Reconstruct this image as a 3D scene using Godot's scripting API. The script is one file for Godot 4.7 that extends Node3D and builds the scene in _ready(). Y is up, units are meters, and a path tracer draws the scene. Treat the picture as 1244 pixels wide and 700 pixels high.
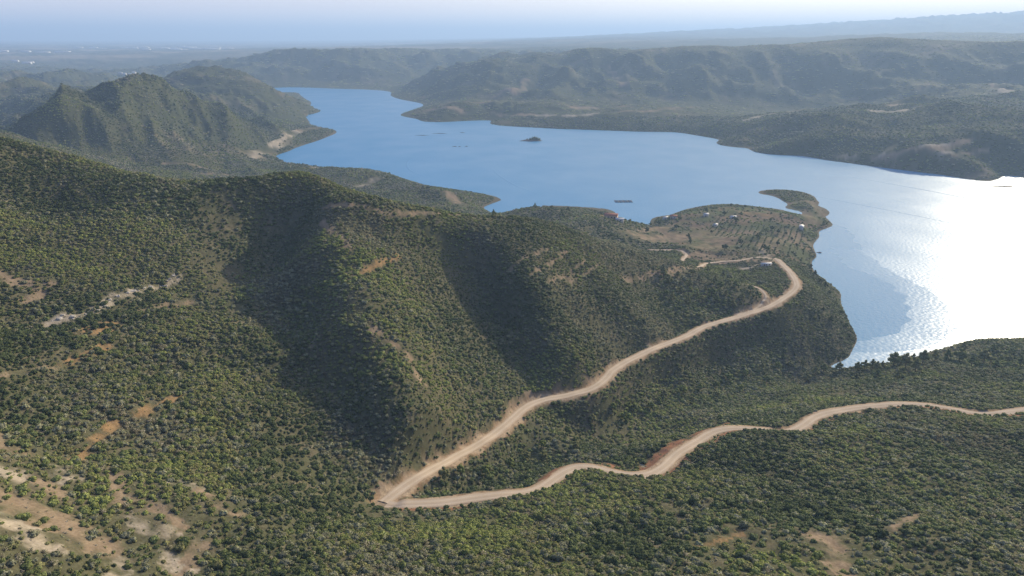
extends Node3D
# A reservoir among scrub-covered hills, seen from a drone. World in metres; the lake's surface is y = 0.

const EYE := Vector3(0, 230, 0)
# surveyed points of the land: x, z, height above the lake
const LAND := [
	0, 0, 146, -120, 20, 150, 120, 10, 128, -250, 60, 165, 250, 50, 110, 0, -60, 140,
	-100, -60, 138, 100, -60, 128, 220, -40, 112, -230, -60, 150, 400, 40, 90, 420, -120, 84,
	-420, 0, 180, -450, -150, 175, -98.9, -110.3, 132, -120.3, -140.7, 129, -154, -188.4, 124, -197.5, -252.2, 124,
	-239, -317.9, 138, -279.7, -382.5, 152, -335.3, -469.7, 168, -309.6, -363.7, 182, -200.1, -214.2, 140, -127.9, -125.4, 140,
	-89.7, -119.3, 124, -109.9, -153.2, 120, -139, -202.6, 116, -175.2, -266.5, 118, -213.6, -338.6, 132, -242.6, -393.8, 145,
	-273.1, -451.1, 156, -76.7, -126.1, 118, -94.5, -163, 113, -120.3, -216.9, 108, -151.7, -285.5, 110, -186.8, -366.3, 124,
	-215.9, -437.7, 148, -59.5, -128.3, 116, -77.7, -175.5, 104, -98.5, -232.9, 99, -121.6, -299.8, 104, -158, -393.9, 116,
	-174.1, -446.9, 141, -48.3, -210.3, 79, -59.4, -223.2, 84, -72.1, -239.6, 88, -92.4, -279.6, 93, -112.7, -324.6, 98,
	-132.9, -378.6, 106, -150.8, -423.5, 118, -139.3, -473.9, 144, -115.8, -412.6, 136, -99.4, -372, 127, -83.7, -328.6, 116,
	-67.1, -292.7, 107, -50.2, -265.4, 100, -39.6, -247.1, 91, -32.4, -237.5, 82, -135.2, -411.2, 111, -98.9, -314.1, 98,
	-73.7, -268, 91, -53.9, -234.3, 84, -102.9, -455.7, 136, -82.6, -400.8, 124, -62.5, -358.3, 108, -42.2, -328.4, 92,
	-24.5, -305.4, 76, -8.4, -289.2, 63, -62.9, -433.9, 128, -48.6, -414.6, 110, -34.7, -390.4, 92, -19.3, -364.1, 77,
	-5.3, -342.6, 67, 9.7, -322.6, 58, -33.6, -455.6, 119, -16.4, -423.8, 110, 1.5, -393.6, 96, 15.2, -366.4, 81,
	28, -349.7, 71, 41, -342, 60, -22.8, -413.4, 93, -7.7, -385.1, 77, 8.6, -353.1, 66, 10.2, -477.2, 112,
	9.5, -435.4, 104, 46, -490.6, 96, 41.1, -428.8, 84, 38, -388.5, 72, 86.4, -518.3, 80, 78, -458.3, 68,
	70, -401, 56, 115, -531.9, 68, 104.6, -474.6, 56, 151.6, -543.4, 52, 135.2, -476, 46, 185.4, -541.8, 42,
	-43.6, -208.4, 79, -31.9, -230.2, 74, -14.7, -261.9, 66, 3.1, -297.6, 59, 13.7, -318.4, 57, 42.9, -337.4, 55,
	57.2, -361.3, 53, 91.1, -403, 49, 133.4, -446, 45, 171, -475.6, 43, 200.6, -500.2, 42, 226.8, -534.7, 41,
	242.4, -586.2, 38, 246.2, -626.6, 36, -42.5, -210.3, 78, -19.8, -233.3, 64, 6.5, -268.2, 52, 40.6, -311, 41,
	83.5, -357.4, 30, 136.2, -406.5, 18, 191.1, -452.6, 7, 230.7, -475.7, 1, 240.3, -534.6, 34, 246, -520.1, 22,
	251.9, -507, 10, 221.1, -488.5, 18, 195.3, -469, 20, 158.2, -446.2, 24, 133.6, -442.2, 32, 89.6, -390.3, 36,
	53, -343.2, 42, 294.9, -629.6, 14, 303.4, -614.1, 0, 287.3, -556.3, 0, 277, -521.7, 0, 264.5, -504.3, 0,
	242.7, -483.5, 0, -23.4, -206.3, 78.5, -6.4, -211.7, 77, 8.3, -216.5, 76, 24.9, -235.5, 73, 37.3, -232.7, 73,
	53.3, -233.7, 72, 71, -254.6, 69, 94.1, -274.7, 66, 123, -274, 66, 146.5, -294.5, 63, 179.6, -306, 61,
	210.3, -303.6, 61, 244.1, -298.6, 62, 28.8, -275.8, 56, 62.4, -295.7, 48, 106.1, -338.6, 38, 142.7, -342.2, 40,
	190.1, -387.3, 28, 227.8, -402.3, 26, 230.9, -372, 36, 258.4, -356.7, 44, 280.5, -347.1, 48, 237.2, -451.8, 8,
	252.1, -453.6, 11, 266.7, -454.2, 12, 279.8, -456.9, 12, 312.2, -462.3, 12, 327.8, -459.5, 14, 321.9, -433.7, 20,
	339.8, -425.4, 24, 337.3, -500.9, 5, 364.1, -504.5, 9, 390.9, -496.8, 11, 418.7, -486.9, 14, 274, -298.6, 62,
	197.8, -206.1, 82, 151.7, -150.9, 96, -40.3, -126.1, 118, -22.6, -128.3, 116, -4.1, -128.3, 116, 14.7, -130.6, 114,
	34.1, -132.8, 112, 53.7, -134, 111, 74.8, -137.3, 108, 95.4, -138.5, 107, 127.1, -141.9, 104, -52.3, -168.3, 98,
	-29.2, -170.9, 96, -5.3, -170.9, 96, 18.4, -168.3, 98, 42, -168.3, 98, 65.5, -168.3, 98, 89.8, -169.6, 97,
	113.5, -169.6, 97, 147.7, -169.6, 97, 21.8, -203.4, 84, 48.7, -199.2, 87, 78.1, -205.2, 86, 106.1, -205.2, 86,
	133.3, -203.8, 87, 172.2, -202.3, 88, 90.5, -242.4, 76, 124.7, -246.8, 77, 144.4, -253.4, 76, 161.3, -253.4, 76,
	184.9, -253.4, 76, 206.4, -248.6, 77, 138.2, -276.2, 68, 180.8, -286.9, 66, -327.7, -1188.6, 24, -263.1, -1176.4, 22,
	-235.3, -1146.1, 22, -180.5, -1100.7, 16, -133.6, -1024, 20, -94.1, -1012.2, 20, -66.4, -968.5, 14, -33.6, -882.9, 16,
	-2.1, -867.7, 26, 29, -873.2, 30, 70.1, -867.7, 26, 115.4, -858.1, 22, 142.4, -865, 14, -236.9, -1111, 14,
	-117.5, -975.3, 16, -65.8, -893.2, 20, 52.6, -760.8, 40, 101.6, -716.7, 36, 175.9, -824.2, 12, 159.2, -741.7, 20,
	177.2, -704.9, 26, 195.6, -648.6, 30, 241.8, -668.8, 28, 215.9, -592.3, 36, 160.3, -603.7, 40, 164.7, -871, 5,
	211.3, -919, 5, 234.1, -947.3, 5, 276.9, -981.5, 4, 318.4, -991.9, 4, 353.2, -966.3, 4, 382.1, -950.8, 3,
	395.1, -940, 1, 231.3, -847.8, 11, 297.6, -898.2, 9, 266.5, -798, 14, 343.2, -876.4, 9, 295.8, -772.9, 16,
	296.4, -725.6, 20, 363, -859.4, 8, 318.4, -746.4, 14, 399, -915.9, 8, 391.7, -1079, 1, 413.3, -1051.8, 3,
	442.7, -1063.6, 3, 465.1, -1087.5, 0.5, 406.6, -1000.7, 2, 416.6, -981.5, 4, 385.9, -1096, 0, 403.7, -1048.2, 0,
	400.6, -1009.5, 0, 399.4, -953.7, 0, 459, -1065.7, 0, 441.3, -1009.5, 0, 431.7, -944.1, 0, 420.9, -921, 0,
	385.1, -865.6, 0, 351.5, -794.7, 0, 322.9, -736.8, 0, 313.6, -694, 0, 156.3, -882, 0, 183, -912.1, 0,
	224.7, -953.7, 0, 264.1, -998.9, 0, 311.6, -1020.3, 0, 364.7, -998.9, 0, 392.6, -978.3, 0, -1114, -3627, 0,
	-976, -3290, 0, -813, -2886, 0, -703, -2537, 0, -651, -2286, 0, -577, -2058, 0, -479, -1923, 0,
	-455, -1773, 0, -465, -1671, 0, -482, -1567, 0, -487.9, -1496.8, 0, -479.5, -1442.8, 0, -447.5, -1392.3, 0,
	-405, -1373.1, 0, -342.8, -1327, 0, -262.2, -1309.4, 0, -188.3, -1220, 0, -138.2, -1154.9, 0, -88.3, -1121.5, 0,
	-43.6, -993.7, 0, -19.3, -953.7, 0, 22, -1031.3, 0, 92.8, -1004.1, 0, 143.6, -983.4, 0, -488, -1839, 6,
	-511, -1773, 12, -499, -1535, 10, -494.2, -1416.3, 14, -498.1, -1336.6, 20, -304.2, -502.4, 136, -350.8, -579.4, 104,
	-428.5, -707.8, 72, -242.4, -491.5, 128, -282.3, -572.2, 96, -348.6, -706.7, 64, -195.9, -502.8, 121, -228.6, -586.7, 89,
	-283, -726.4, 57, -156.2, -531.4, 124, -181.6, -617.8, 92, -223.9, -761.7, 60, -116.1, -514.2, 116, -136, -602, 84,
	-169, -748.3, 52, -71.5, -493.2, 108, -84.4, -582.3, 76, -105.9, -730.8, 44, -38.1, -515.5, 99, -44.7, -605.2, 67,
	-55.7, -754.8, 35, 11.5, -537.2, 92, 13.5, -627.2, 60, 16.7, -777.1, 28, 51.6, -550.3, 76, 60, -639.9, 44,
	96.3, -577.5, 60, 111.1, -666.3, 28, -533.8, -1085.9, 38, -474, -1123.7, 30, -429.8, -1223.2, 18, -672.8, -1113.9, 55,
	-606, -1106.1, 46, -812, -1134.2, 70, -724, -1019, 109.3, -771.8, -1168.1, 112.5, -821.2, -1314.6, 123.8, -836.3, -1422.3, 135.2,
	-822.3, -1453.5, 131.5, -805, -1520, 140, -739, -1520, 129, -687, -1500, 117, -622, -1518, 92, -592, -1615, 55,
	-548, -1641, 28, -731.3, -1135.4, 84, -702.7, -1181.3, 98, -692.3, -1292, 100, -622.4, -1228.7, 72, -598.1, -1333.8, 66,
	-550.6, -1322, 45, -540.1, -1457.8, 26, -552.1, -1189.2, 50, -849, -1284.9, 90.5, -953.7, -1443.4, 60.5, -895.4, -1433.3, 101.8,
	-996, -1594, 72, -907, -1543, 113, -1004, -1707, 83, -891, -1575, 110, -985, -1741, 80, -870, -1644, 118,
	-959, -1812, 88, -800, -1646, 107, -883, -1817, 77, -745, -1627, 95, -825, -1800, 65, -675, -1647, 70,
	-747, -1823, 40, -1131, -2230, 84, -1108, -2352, 106, -1081, -2474, 110, -1041, -2546, 115, -922, -2485, 97,
	-804, -2420, 87, -703, -2295, 55, -923, -2215, 92, -767, -2115, 68, -2183, -2862, 67, -2052, -2958, 87,
	-2049, -3081, 88, -2001, -3112, 86, -1891, -3063, 56, -1705, -2826, 32, -1625, -2402, 62, -2056, -3662, 21,
	-1980, -3929, 40, -1584, -2062, 68, -3125, -4526, 69, -2992, -4969, 43, -2602, -4959, 32, -2362, -5297, 53,
	-826, -3508, 0, -685, -3451, 0, -540, -3290, 0, -502, -3053, 0, -387, -2809, 0, -335, -2700, 0,
	-332, -2506, 0, -353, -2286, 0, -276, -2166, 0, -150, -2122, 0, -59, -2144, 0, -44, -2018, 0,
	63, -1960, 0, 171, -1923, 0, 276, -1888, 0, 428, -1854, 0, 498, -1713, 0, 556, -1592, 0,
	597.1, -1474.8, 0, 635.9, -1402.1, 0, 678.3, -1354.3, 0, 719.6, -1309.4, 0, 768.4, -1251.1, 0, 804.3, -1190.2, 0,
	839.5, -1227.6, 0, 861.8, -1251.1, 0, 892.6, -1227.6, 0, 939.7, -1183, 0, -1526, -4020, 91, -1458, -4151, 104,
	-1352, -4187, 125, -1201, -4233, 142, -1047, -4274, 154, -866, -4314, 149, -682, -4347, 139, -493, -4372, 130,
	-301, -4390, 111, -1335, -3718, 50, -1146, -3780, 47, -927, -3737, 29, -726, -3781, 27, -520, -3815, 29,
	-373, -2826, 8, -336, -2931, 25, -274, -2987, 47, -211, -3043, 73, -129, -3147, 111, -42, -3200, 147,
	65, -3249, 173, 209, -3263, 172, 349, -3231, 176, 492, -3233, 176, 627, -3199, 183, 765, -3189, 194,
	966, -3155, 191, 1120, -3104, 198, 1277, -3075, 211, 1397, -3045, 221, 1490, -3000, 230, 1582, -2953, 218,
	1705, -2884, 212, 1889, -2766, 219, 2037, -2660, 224, -225, -2154, 18, -157, -2233, 30, -83, -2289, 30,
	-28, -2069, 8, 64, -2009, 10, 173, -1951, 12, 345, -1913, 12, 44, -2171, 26, 188, -2121, 26,
	342, -2188, 34, 461, -2053, 28, 521, -1843, 24, -6, -2880, 72, 122, -2877, 72, 250, -2869, 79,
	367, -2776, 66, 500, -2836, 81, 648, -2786, 77, 797, -2767, 84, 931, -2704, 82, 1069, -2674, 89,
	1218, -2610, 93, 1356, -2541, 96, 1523, -2444, 101, 1671, -2346, 107, 70, -3499, 157, 376, -3480, 161,
	684, -3483, 168, 1055, -3442, 176, 1382, -3324, 199, 1674, -3187, 207, 2032, -2972, 208, 522, -1637, 14,
	574, -1524, 22, 638, -1653, 36, 646.6, -1489.7, 30, 694, -1611, 50, 704.6, -1428.2, 22, 839, -1728, 60,
	732.3, -1323.9, 22, 966, -1786, 70, 1078, -1808, 76, 840, -1385.4, 44, 1165, -1784, 78, 899.8, -1355.6, 48,
	836, -1245, 20, 1208, -1718, 78, 968.3, -1355.6, 48, 900.4, -1272.3, 8, 1287, -1630, 84, 1005.5, -1249.7, 48,
	984, -2298, 11, 1208, -2245, 58, 1389, -2139, 80, 1545, -2029, 88, -409, -5986, 130, 109, -5499, 161,
	600, -5568, 172, 929, -6130, 192, 1637, -5355, 186, 2298, -5542, 219, 3016, -5645, 253, 3550, -6033, 267,
	3940, -5786, 254, 4248, -5564, 264, -1663, -6799, 131, -2410, -6785, 110, -3041, -6526, 94, -3598, -6237, 87,
	-4081, -5932, 82, -578, -8480, 168, 168, -8498, 195, 908, -8451, 221, 1628, -8343, 230, 2780, -7502, 230,
	1920, -7353, 215, -6217, -9074, 107, -5074, -9760, 98, -3676, -10368, 101, -2046, -10808, 118, -10159, -14859, 122,
	-7574, -16329, 112, -4265, -17487, 121, -16918, -24774, 127, -9999, -28284, 113, -3981, -29735, 138, -1086, -15963, 180,
	316, -15997, 213, -8556, -11081, 127, -18314, -23761, 132, -23683, -34686, 104, -13997, -39599, 87, -1014, -41988, 100,
	1022, -11956, 249, 1793, -11865, 279, 2294, -11779, 303, 2950, -11838, 328, 3545, -11673, 344, 4114, -11486, 360,
	4687, -11372, 405, 5239, -11239, 438, 5766, -11091, 480, 6268, -10931, 521, 6695, -10674, 536, 7044, -10447, 561,
	7599, -10050, 569, 3077, -23802, 279, 7575, -24872, 281, 11031, -23544, 327, 14626, -21496, 363, 16992, -22254, 368,
	12240, -40177, 272, 23650, -34708, 302, 3520, -8500, 248, 4265, -8151, 264, 5233, -7688, 270, 403.1, -1082.7, 1.5,
	417.9, -1054.1, 2.5, 428, -1028.9, 3, 396.7, -1073.6, -3, 397.1, -1039.1, -3, 399.3, -976.7, -2, 50, -1541, -30,
	215.2, -1441.9, -30, -125, -1751, -25, -464, -2237, -20, -701, -3078, -12, 458.5, -1414.1, -25, 608.4, -1204.7, -30,
	573.2, -898.4, -30, 736.1, -1181.5, -25, 425.3, -721.4, -25, 332.9, -590.1, -18, 458.9, -635.8, -20, 111.6, -1215.2, -25,
	313.5, -1167.5, -15, -298, -1591, -20, 386.9, -778.5, -15, 284, -508.1, -6, 319.8, -514.3, -6, 336.6, -509.9, -4,
	757.8, -898.4, -30, 543.1, -623.1, -15, -141, -1993, -15, 163, -1825, -15, 429, -1559, -15, 519.7, -1315.9, -15,
	-156.8, -1315.9, -15, 26.7, -1262.8, -20, -372, -1682, -15,
]
# centre lines of the dirt roads: x, z, height
const UPPER_ROAD := [-44.6, -207.5, 79, -42.7, -211.8, 79, -38.2, -220.3, 76.8, -32, -231.2, 74, -23.9, -246.4, 70, -14.8, -262.6, 66, -6.3, -279.8, 62.5, 1.2, -297.2, 59.7, 7.3, -310.3, 58.2, 15.9, -319.5, 56.8, 28.9, -326.5, 55.9, 41.8, -335.5, 55.1, 51.5, -349.6, 53.7, 57.3, -362.3, 53, 72.2, -381.5, 51.2, 91.1, -403, 49, 110.9, -421.7, 47, 132.2, -445.7, 45.1, 151.7, -460.4, 44, 172.3, -475.7, 42.9, 191.2, -490.7, 42.3, 208.2, -509.1, 42, 224.7, -530.7, 41, 232.6, -546.2, 40.5, 240, -576.3, 39, 244.1, -606.7, 37.5, 245.4, -626.6, 36]
const LOWER_ROAD := [-43.3, -206.6, 79, -39.7, -205.3, 78.9, -31.8, -205.6, 78.7, -23.4, -206.8, 78.5, -13.6, -209.9, 77.6, -3.5, -212.9, 76.8, 5.3, -215.2, 76.2, 11.4, -219.8, 75.4, 18, -228.3, 74.2, 24.8, -234.4, 73, 31.2, -234.9, 73, 37.9, -232.8, 73, 45, -231.3, 72.5, 53.2, -233.1, 72, 60.5, -240.1, 70.7, 68.6, -251.6, 69.4, 77.8, -261.1, 68.1, 87.6, -271.1, 66.9, 96.1, -275.4, 66, 108.9, -275.4, 66, 121.2, -274, 66, 131.3, -280.8, 64.9, 143.6, -292.3, 63.4, 161.1, -300.7, 62.1, 179.6, -306, 61, 192.5, -307.7, 61, 203.7, -306, 61, 213.2, -301.8, 61.1, 222.2, -297.3, 61.4, 234.5, -298.3, 61.7, 252.6, -301.8, 62]
const SIDE_TRACK := [160.8, -470.8, 41.7, 171.6, -477.7, 43.5, 182.4, -488.8, 44.3, 191.1, -500.7, 45.8, 193.1, -510.7, 46.8, 191.4, -520.9, 46.5, 184.4, -529.1, 45.7]
const POINT_ROAD := [140.9, -692.9, 26.8, 153.1, -691.3, 26.4, 163.9, -691, 26.5, 171.3, -686.8, 26.9, 172.2, -669.6, 27.8, 160.3, -636.6, 32.1, 156.1, -587.4, 43.6, 180.5, -622.6, 34, 214.6, -634.5, 33.5, 236.4, -642.2, 33.6, 245.8, -627.7, 35.6]
# strips of bare ground: x, z, x, z, half width, kind (0 tan earth, 1 pale stony earth, 2 orange clay, 3 red cut bank)
const SOIL := [
	-120.5, -141, -97.7, -133.1, 7, 0, -129.9, -154.1, -123.9, -151, 5, 1, -122.4, -163, -117.5, -160.4, 4, 1,
	-124.4, -174.1, -127.9, -199.8, 2.5, 2, -125, -207.3, -121.9, -230.3, 2, 2, -93.9, -165.8, -88.8, -167.4, 3, 1,
	-88.8, -167.4, -74.6, -159.8, 2.5, 0, -109.1, -166.9, -99.6, -153.4, 3, 0, -93.8, -146.1, -86.4, -144.5, 4, 1,
	-75.2, -128.9, -75.6, -142, 3, 0, -88.6, -128.3, -83.9, -122.9, 3, 1, -141.8, -170.8, -135.3, -166.5, 4, 0,
	-114.4, -132.6, -100.6, -126.6, 4, 1, -122.4, -154.5, -113.6, -149.7, 3, 0, -95.7, -156.8, -83.7, -148.8, 2, 0,
	-81.7, -136.3, -74.4, -130.8, 2.5, 1, -188.9, -268.4, -181.9, -285.1, 4, 1, -181.9, -285.1, -179.6, -316.1, 3.5, 1,
	-179.6, -316.1, -171.2, -346.6, 2, 1, -172, -261.4, -168, -276, 6, 2, -223.3, -292.7, -210.8, -292.1, 6, 0,
	-206.2, -279.1, -205.9, -299.6, 3, 0, -167.4, -208.8, -163.5, -230, 1.6, 0, -163.5, -230, -158.9, -256.9, 2, 2,
	-167.8, -296.7, -164.5, -316.1, 1.5, 0, -160.7, -313.4, -157.3, -324.9, 3, 0, 83.4, -162.7, 87.2, -157.8, 4, 0,
	87.2, -157.8, 80.9, -139.2, 4, 0, 47.8, -151.8, 62.9, -162.1, 1.6, 2, 104.1, -163.7, 120.6, -176, 2, 0,
	-110.3, -398.3, -87.4, -367.1, 3, 0, -82.9, -334.4, -64.1, -384.7, 2, 2, -63.1, -294.9, -46.2, -287.6, 2.5, 0,
	-46.2, -287.6, -39.1, -270.5, 2, 0, -110.4, -410.7, -75.8, -419, 2, 0, -75.8, -419, -33.9, -459, 2.5, 0,
	-2, -404, 23, -441.6, 1.3, 0, 11.3, -401.2, 36.9, -455.2, 1.4, 0, 21.3, -402.7, 52.9, -463, 1.4, 0,
	35.3, -422.6, 61.5, -467.1, 1.2, 0, 11.7, -225.3, 19, -241.3, 3, 3, 19, -241.3, 29.8, -257.1, 4, 3,
	28.9, -258, 40.8, -245, 3, 3, 54.2, -241.4, 62.5, -252.7, 5, 3, 62.5, -252.7, 73.1, -268.3, 4, 3,
	80.9, -272.3, 103.2, -302.3, 3, 3, -3.9, -298.6, 2.4, -312, 2, 0, 3.3, -311, 9.7, -322.2, 1.6, 0,
	43.3, -342, 51.9, -357.3, 2.5, 0, 51.8, -356.3, 56.5, -367.5, 1.8, 0, -48.2, -209.9, -45.8, -217.6, 1.6, 0,
	-49, -203, -45.2, -202.3, 2, 2, 52.9, -247.9, 49.1, -219.3, 1, 1, -506.8, -1362.2, -511.7, -1494.6, 10, 1,
	-511.7, -1494.6, -511.1, -1606.9, 10, 1, -511.1, -1606.9, -521.9, -1754.7, 10, 1, -521.9, -1754.7, -517.6, -1937.1, 9, 0,
	-491.1, -1342.5, -485.3, -1379.5, 8, 1, -553.6, -1130.2, -478.6, -1135.4, 6, 0, -235.8, -1074, -216.7, -1129.8, 9, 1,
	-92.3, -1018.2, -75.1, -961.5, 10, 0, -387, -1348.3, -327.1, -1191.4, 7, 1, -473.1, -1089.6, -437.2, -1111.5, 4, 0,
	-54.8, -2197.1, 66.3, -2086.1, 14, 0, 66.3, -2086.1, 179.5, -2025.1, 12, 1, 179.5, -2025.1, 258.2, -2049.6, 14, 1,
	258.2, -2049.6, 393.6, -2065.8, 12, 0, 393.6, -2065.8, 601.4, -2331.4, 14, 0, 592.6, -1840.8, 699.8, -1939.8, 16, 1,
	1005.1, -2286.9, 1076.1, -2305.4, 16, 1, 838.2, -1726.2, 914.4, -1706, 22, 1, 956.8, -1827, 1144.1, -2166.3, 18, 0,
	951.4, -1740.3, 1043.3, -1765.1, 14, 1, 1409.7, -2123.2, 1336.2, -1964.8, 18, 1, 1520.7, -2394, 1409.7, -2123.2, 12, 0,
	652.9, -1417.7, 674.6, -1393.6, 10, 1, 708.1, -1365.8, 742.2, -1391.8, 10, 1, 718.8, -1340.6, 780.6, -1331.9, 9, 0,
	771.9, -1314.2, 871.4, -1358.9, 12, 0, 806.6, -1295.6, 881.3, -1320.7, 8, 0, 752.6, -1335.7, 817.1, -1343.5, 7, 1,
	779.5, -1299.4, 814.1, -1309.7, 6, 1, 696.1, -1372.3, 716.7, -1352.3, 12, 0, -216.9, -2340, -57.7, -2323.8, 20, 0,
	-261.5, -2263.6, -153.8, -2187.6, 18, 0, -62.3, -2511.2, 84.1, -2674.4, 30, 0, 57.5, -2855.3, 8.6, -2543.2, 22, 0,
	392, -2992.6, 410, -2644.4, 24, 0, 194.9, -2209.1, 350.5, -2247, 30, 0, 794.8, -1219.1, 837, -1230.1, 6, 0,
	147.4, -751.2, 227.7, -796.4, 26, 0, 202.7, -704.8, 276.6, -814.6, 22, 0, 150.5, -794.7, 207.9, -878.8, 8, 0,
	184.9, -668.5, 235.6, -618.4, 14, 0, 263.2, -707.1, 339.7, -824.5, 16, 0, 308, -932.2, 345.1, -911.7, 8, 2,
	405.9, -967.6, 389.5, -891.2, 10, 0, 441.8, -1029.3, 426.3, -947.5, 7, 0, 346.4, -815.2, 353.4, -794.7, 8, 0,
	402.2, -1020.3, 441.8, -1029.3, 6, 0, 80, -472.1, 109.5, -503.1, 3, 0, 120.5, -510.3, 160, -574.7, 6, 0,
	254.3, -696, 239.5, -618.6, 6, 1, 204.8, -603.2, 228.3, -607.9, 5, 1, 195, -492, 244.6, -563, 3, 0,
	196.6, -497.6, 223.4, -526.7, 3, 3, 92.5, -836.2, 157.1, -921, 8, 2, 198.6, -936.8, 215.5, -938.3, 5, 1,
]
const INLET_TREES := [223.2, -458.7, 235.1, -471.6, 233.9, -456.5, 248, -473.2, 241.6, -447.2, 246.2, -447.6, 250, -444.4, 249, -436.3, 255.1, -441.5, 263.6, -443.7, 269.7, -445.6, 262.1, -426.7, 278.8, -447.5, 260.8, -413.5, 279, -436.6, 293.3, -446, 306.7, -453.6, 314.3, -451.9, 312.7, -436.6, 325.7, -443.4, 326.1, -431.9, 340.6, -441.1, 339.7, -428.3, 225.5, -417.4, 236.5, -413.7, 241.1, -398.8, 213.6, -449.8, 204.4, -441.1, 343.8, -462.4, 332.3, -475.9]
const VALLEY_TREES := [84.5, -362.4, 88.8, -369.6, 77.7, -351.7, 67.3, -346, 53.9, -332.9, 41.3, -318.7, 26.9, -297.6, 14.3, -280.4, 6.6, -271.5, -0.7, -259.6, -10.7, -244.6, -20, -236.6, -25.7, -229.4, -31.4, -224.7, -35.4, -220.9, -38.7, -216.8, 102.9, -379.6, 114.9, -387.7, 129.6, -402.9, 142.5, -419, 156.3, -427.9, 171.6, -439.9, 187.4, -451.1, 198.6, -457.5, 209.1, -461.8, 105.4, -369.1, 123.7, -381.9, 147.6, -408.4, 169.2, -423.8, 61, -334.4, 28.9, -276.5, 13.8, -269.2]
const POINT_TREES := [201.9, -870.2, 199.6, -775.4, 195.6, -751.3, 189.1, -725.3, 233, -802, 283.8, -881, 280.8, -860.8, 301.7, -911.9, 204.9, -903.7, 188.2, -884, 301.2, -814.8, 288.8, -795.9, 314.7, -830.7, 315.1, -812.2, 263.9, -735.6, 256, -690.9, 238.2, -709.5, 226.3, -684.5, 256.3, -681.9, 279.6, -910.6, 280.2, -951.8, 261.8, -933.3, 309.5, -981.8, 324.9, -967.9, 213.8, -684.2, 324.3, -810.1, 324.3, -791.9, 312.5, -748.1, 278.8, -714.4, 199, -830.1, 217.5, -893.8, 169.7, -843.9, 155.6, -791, 146.9, -790.7, 147.2, -820.4, 149.7, -930.1, 145.5, -939.4]
const SHORE_TREES := [286.2, -618.6, 289.6, -616.5, 288.8, -604.7, 284.5, -630.9, 312.5, -704.9, 283.3, -579.1, 281, -561.6, 273.7, -535.8, 270.2, -521.2, 254, -521.7, 248.9, -527.7, -236.3, -1143.7, -130.9, -1031, -122.7, -1023.3, -102.4, -1011.6, -72.8, -994.4, -63.9, -963.5, -200, -1124.6, -183.1, -1084.2, -366.2, -1323.1, -12.4, -472.4, 28.7, -864, 48.6, -854.1, 68, -841.8, 126.5, -940.4, 140.8, -937.9, 140.3, -821.2]
const SLOPE_TREES := [113.2, -505.5, 113.8, -472.2, 123.4, -486.3, 132.5, -497.5, 142.4, -510.7, 163.4, -561, 149.3, -482.4, 158, -490.9, 168.7, -504.8, 191.4, -552.4, 209.2, -583.1, 185.7, -491.3, 110.7, -477.9, 119.9, -490.8, 129.2, -502.9, 140.1, -519.9, 138, -480.5, 146.5, -488.8, 155.7, -498.7, 169.9, -523.5, 193.2, -573.3, 171.7, -482.7, 182.4, -495.5, 195.6, -514.2, 116.3, -494.9, 125.8, -508.2, 125.4, -473.1, 135, -486, 143.8, -495.3, 153.8, -508, 176.4, -559.7, 159.7, -478.5, 168.8, -487.6, 180, -502.1, 198.2, -534.7, 112.6, -498.8]
const ROCKS := [-188.7, -268.6, -188.1, -272, -186.6, -274, -185.6, -276.8, -183.3, -277.3, -183.2, -280.7, -182.6, -283.3, -181.6, -285.2, -181.1, -287.9, -179.9, -280.8, -181, -275.5, -181.1, -292.5, -181, -297, -180.7, -300.6, -180.6, -306.2, -180.7, -310.6, -179.8, -314.8, -178.8, -319.1, -177.4, -324, -176.4, -328.5, -175.1, -333.4, -173.7, -339.4, -172.3, -344.3, -182.4, -273.4]

# grid of the smooth land in bearing and log distance from PIVOT
const PIVOT := Vector2(0, 150)
const A0 := -0.9
const A1 := 0.9
const V0 := 4.4
const V1 := 10.75
const GA := 170
const GV := 330
const UP := 3
var land := PackedFloat32Array()
var lw := GA * UP
var lh := GV * UP

# roads, 1 m cells
const RX := -130
const RZ := -700
const RW := 560
const RH := 560
var road_d := PackedFloat32Array()
var road_y := PackedFloat32Array()
var road_w := PackedFloat32Array()
# bare ground: near in 2 m cells, far in 12 m cells
const NX := -460
const NZ := -1160
const NW := 500
const NH := 560
var near_soil := PackedFloat32Array()
var near_kind := PackedByteArray()
const FX := -2500
const FZ := -4600
const FW := 480
const FH := 310
var far_soil := PackedFloat32Array()
var far_kind := PackedByteArray()

var n_ridge := FastNoiseLite.new()
var n_mid := FastNoiseLite.new()
var n_spur := FastNoiseLite.new()
var n_fine := FastNoiseLite.new()
var n_tone := FastNoiseLite.new()
var n_grain := FastNoiseLite.new()
var n_patch := FastNoiseLite.new()
var taken := {}
var M := {}
var rng := RandomNumberGenerator.new()

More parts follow.
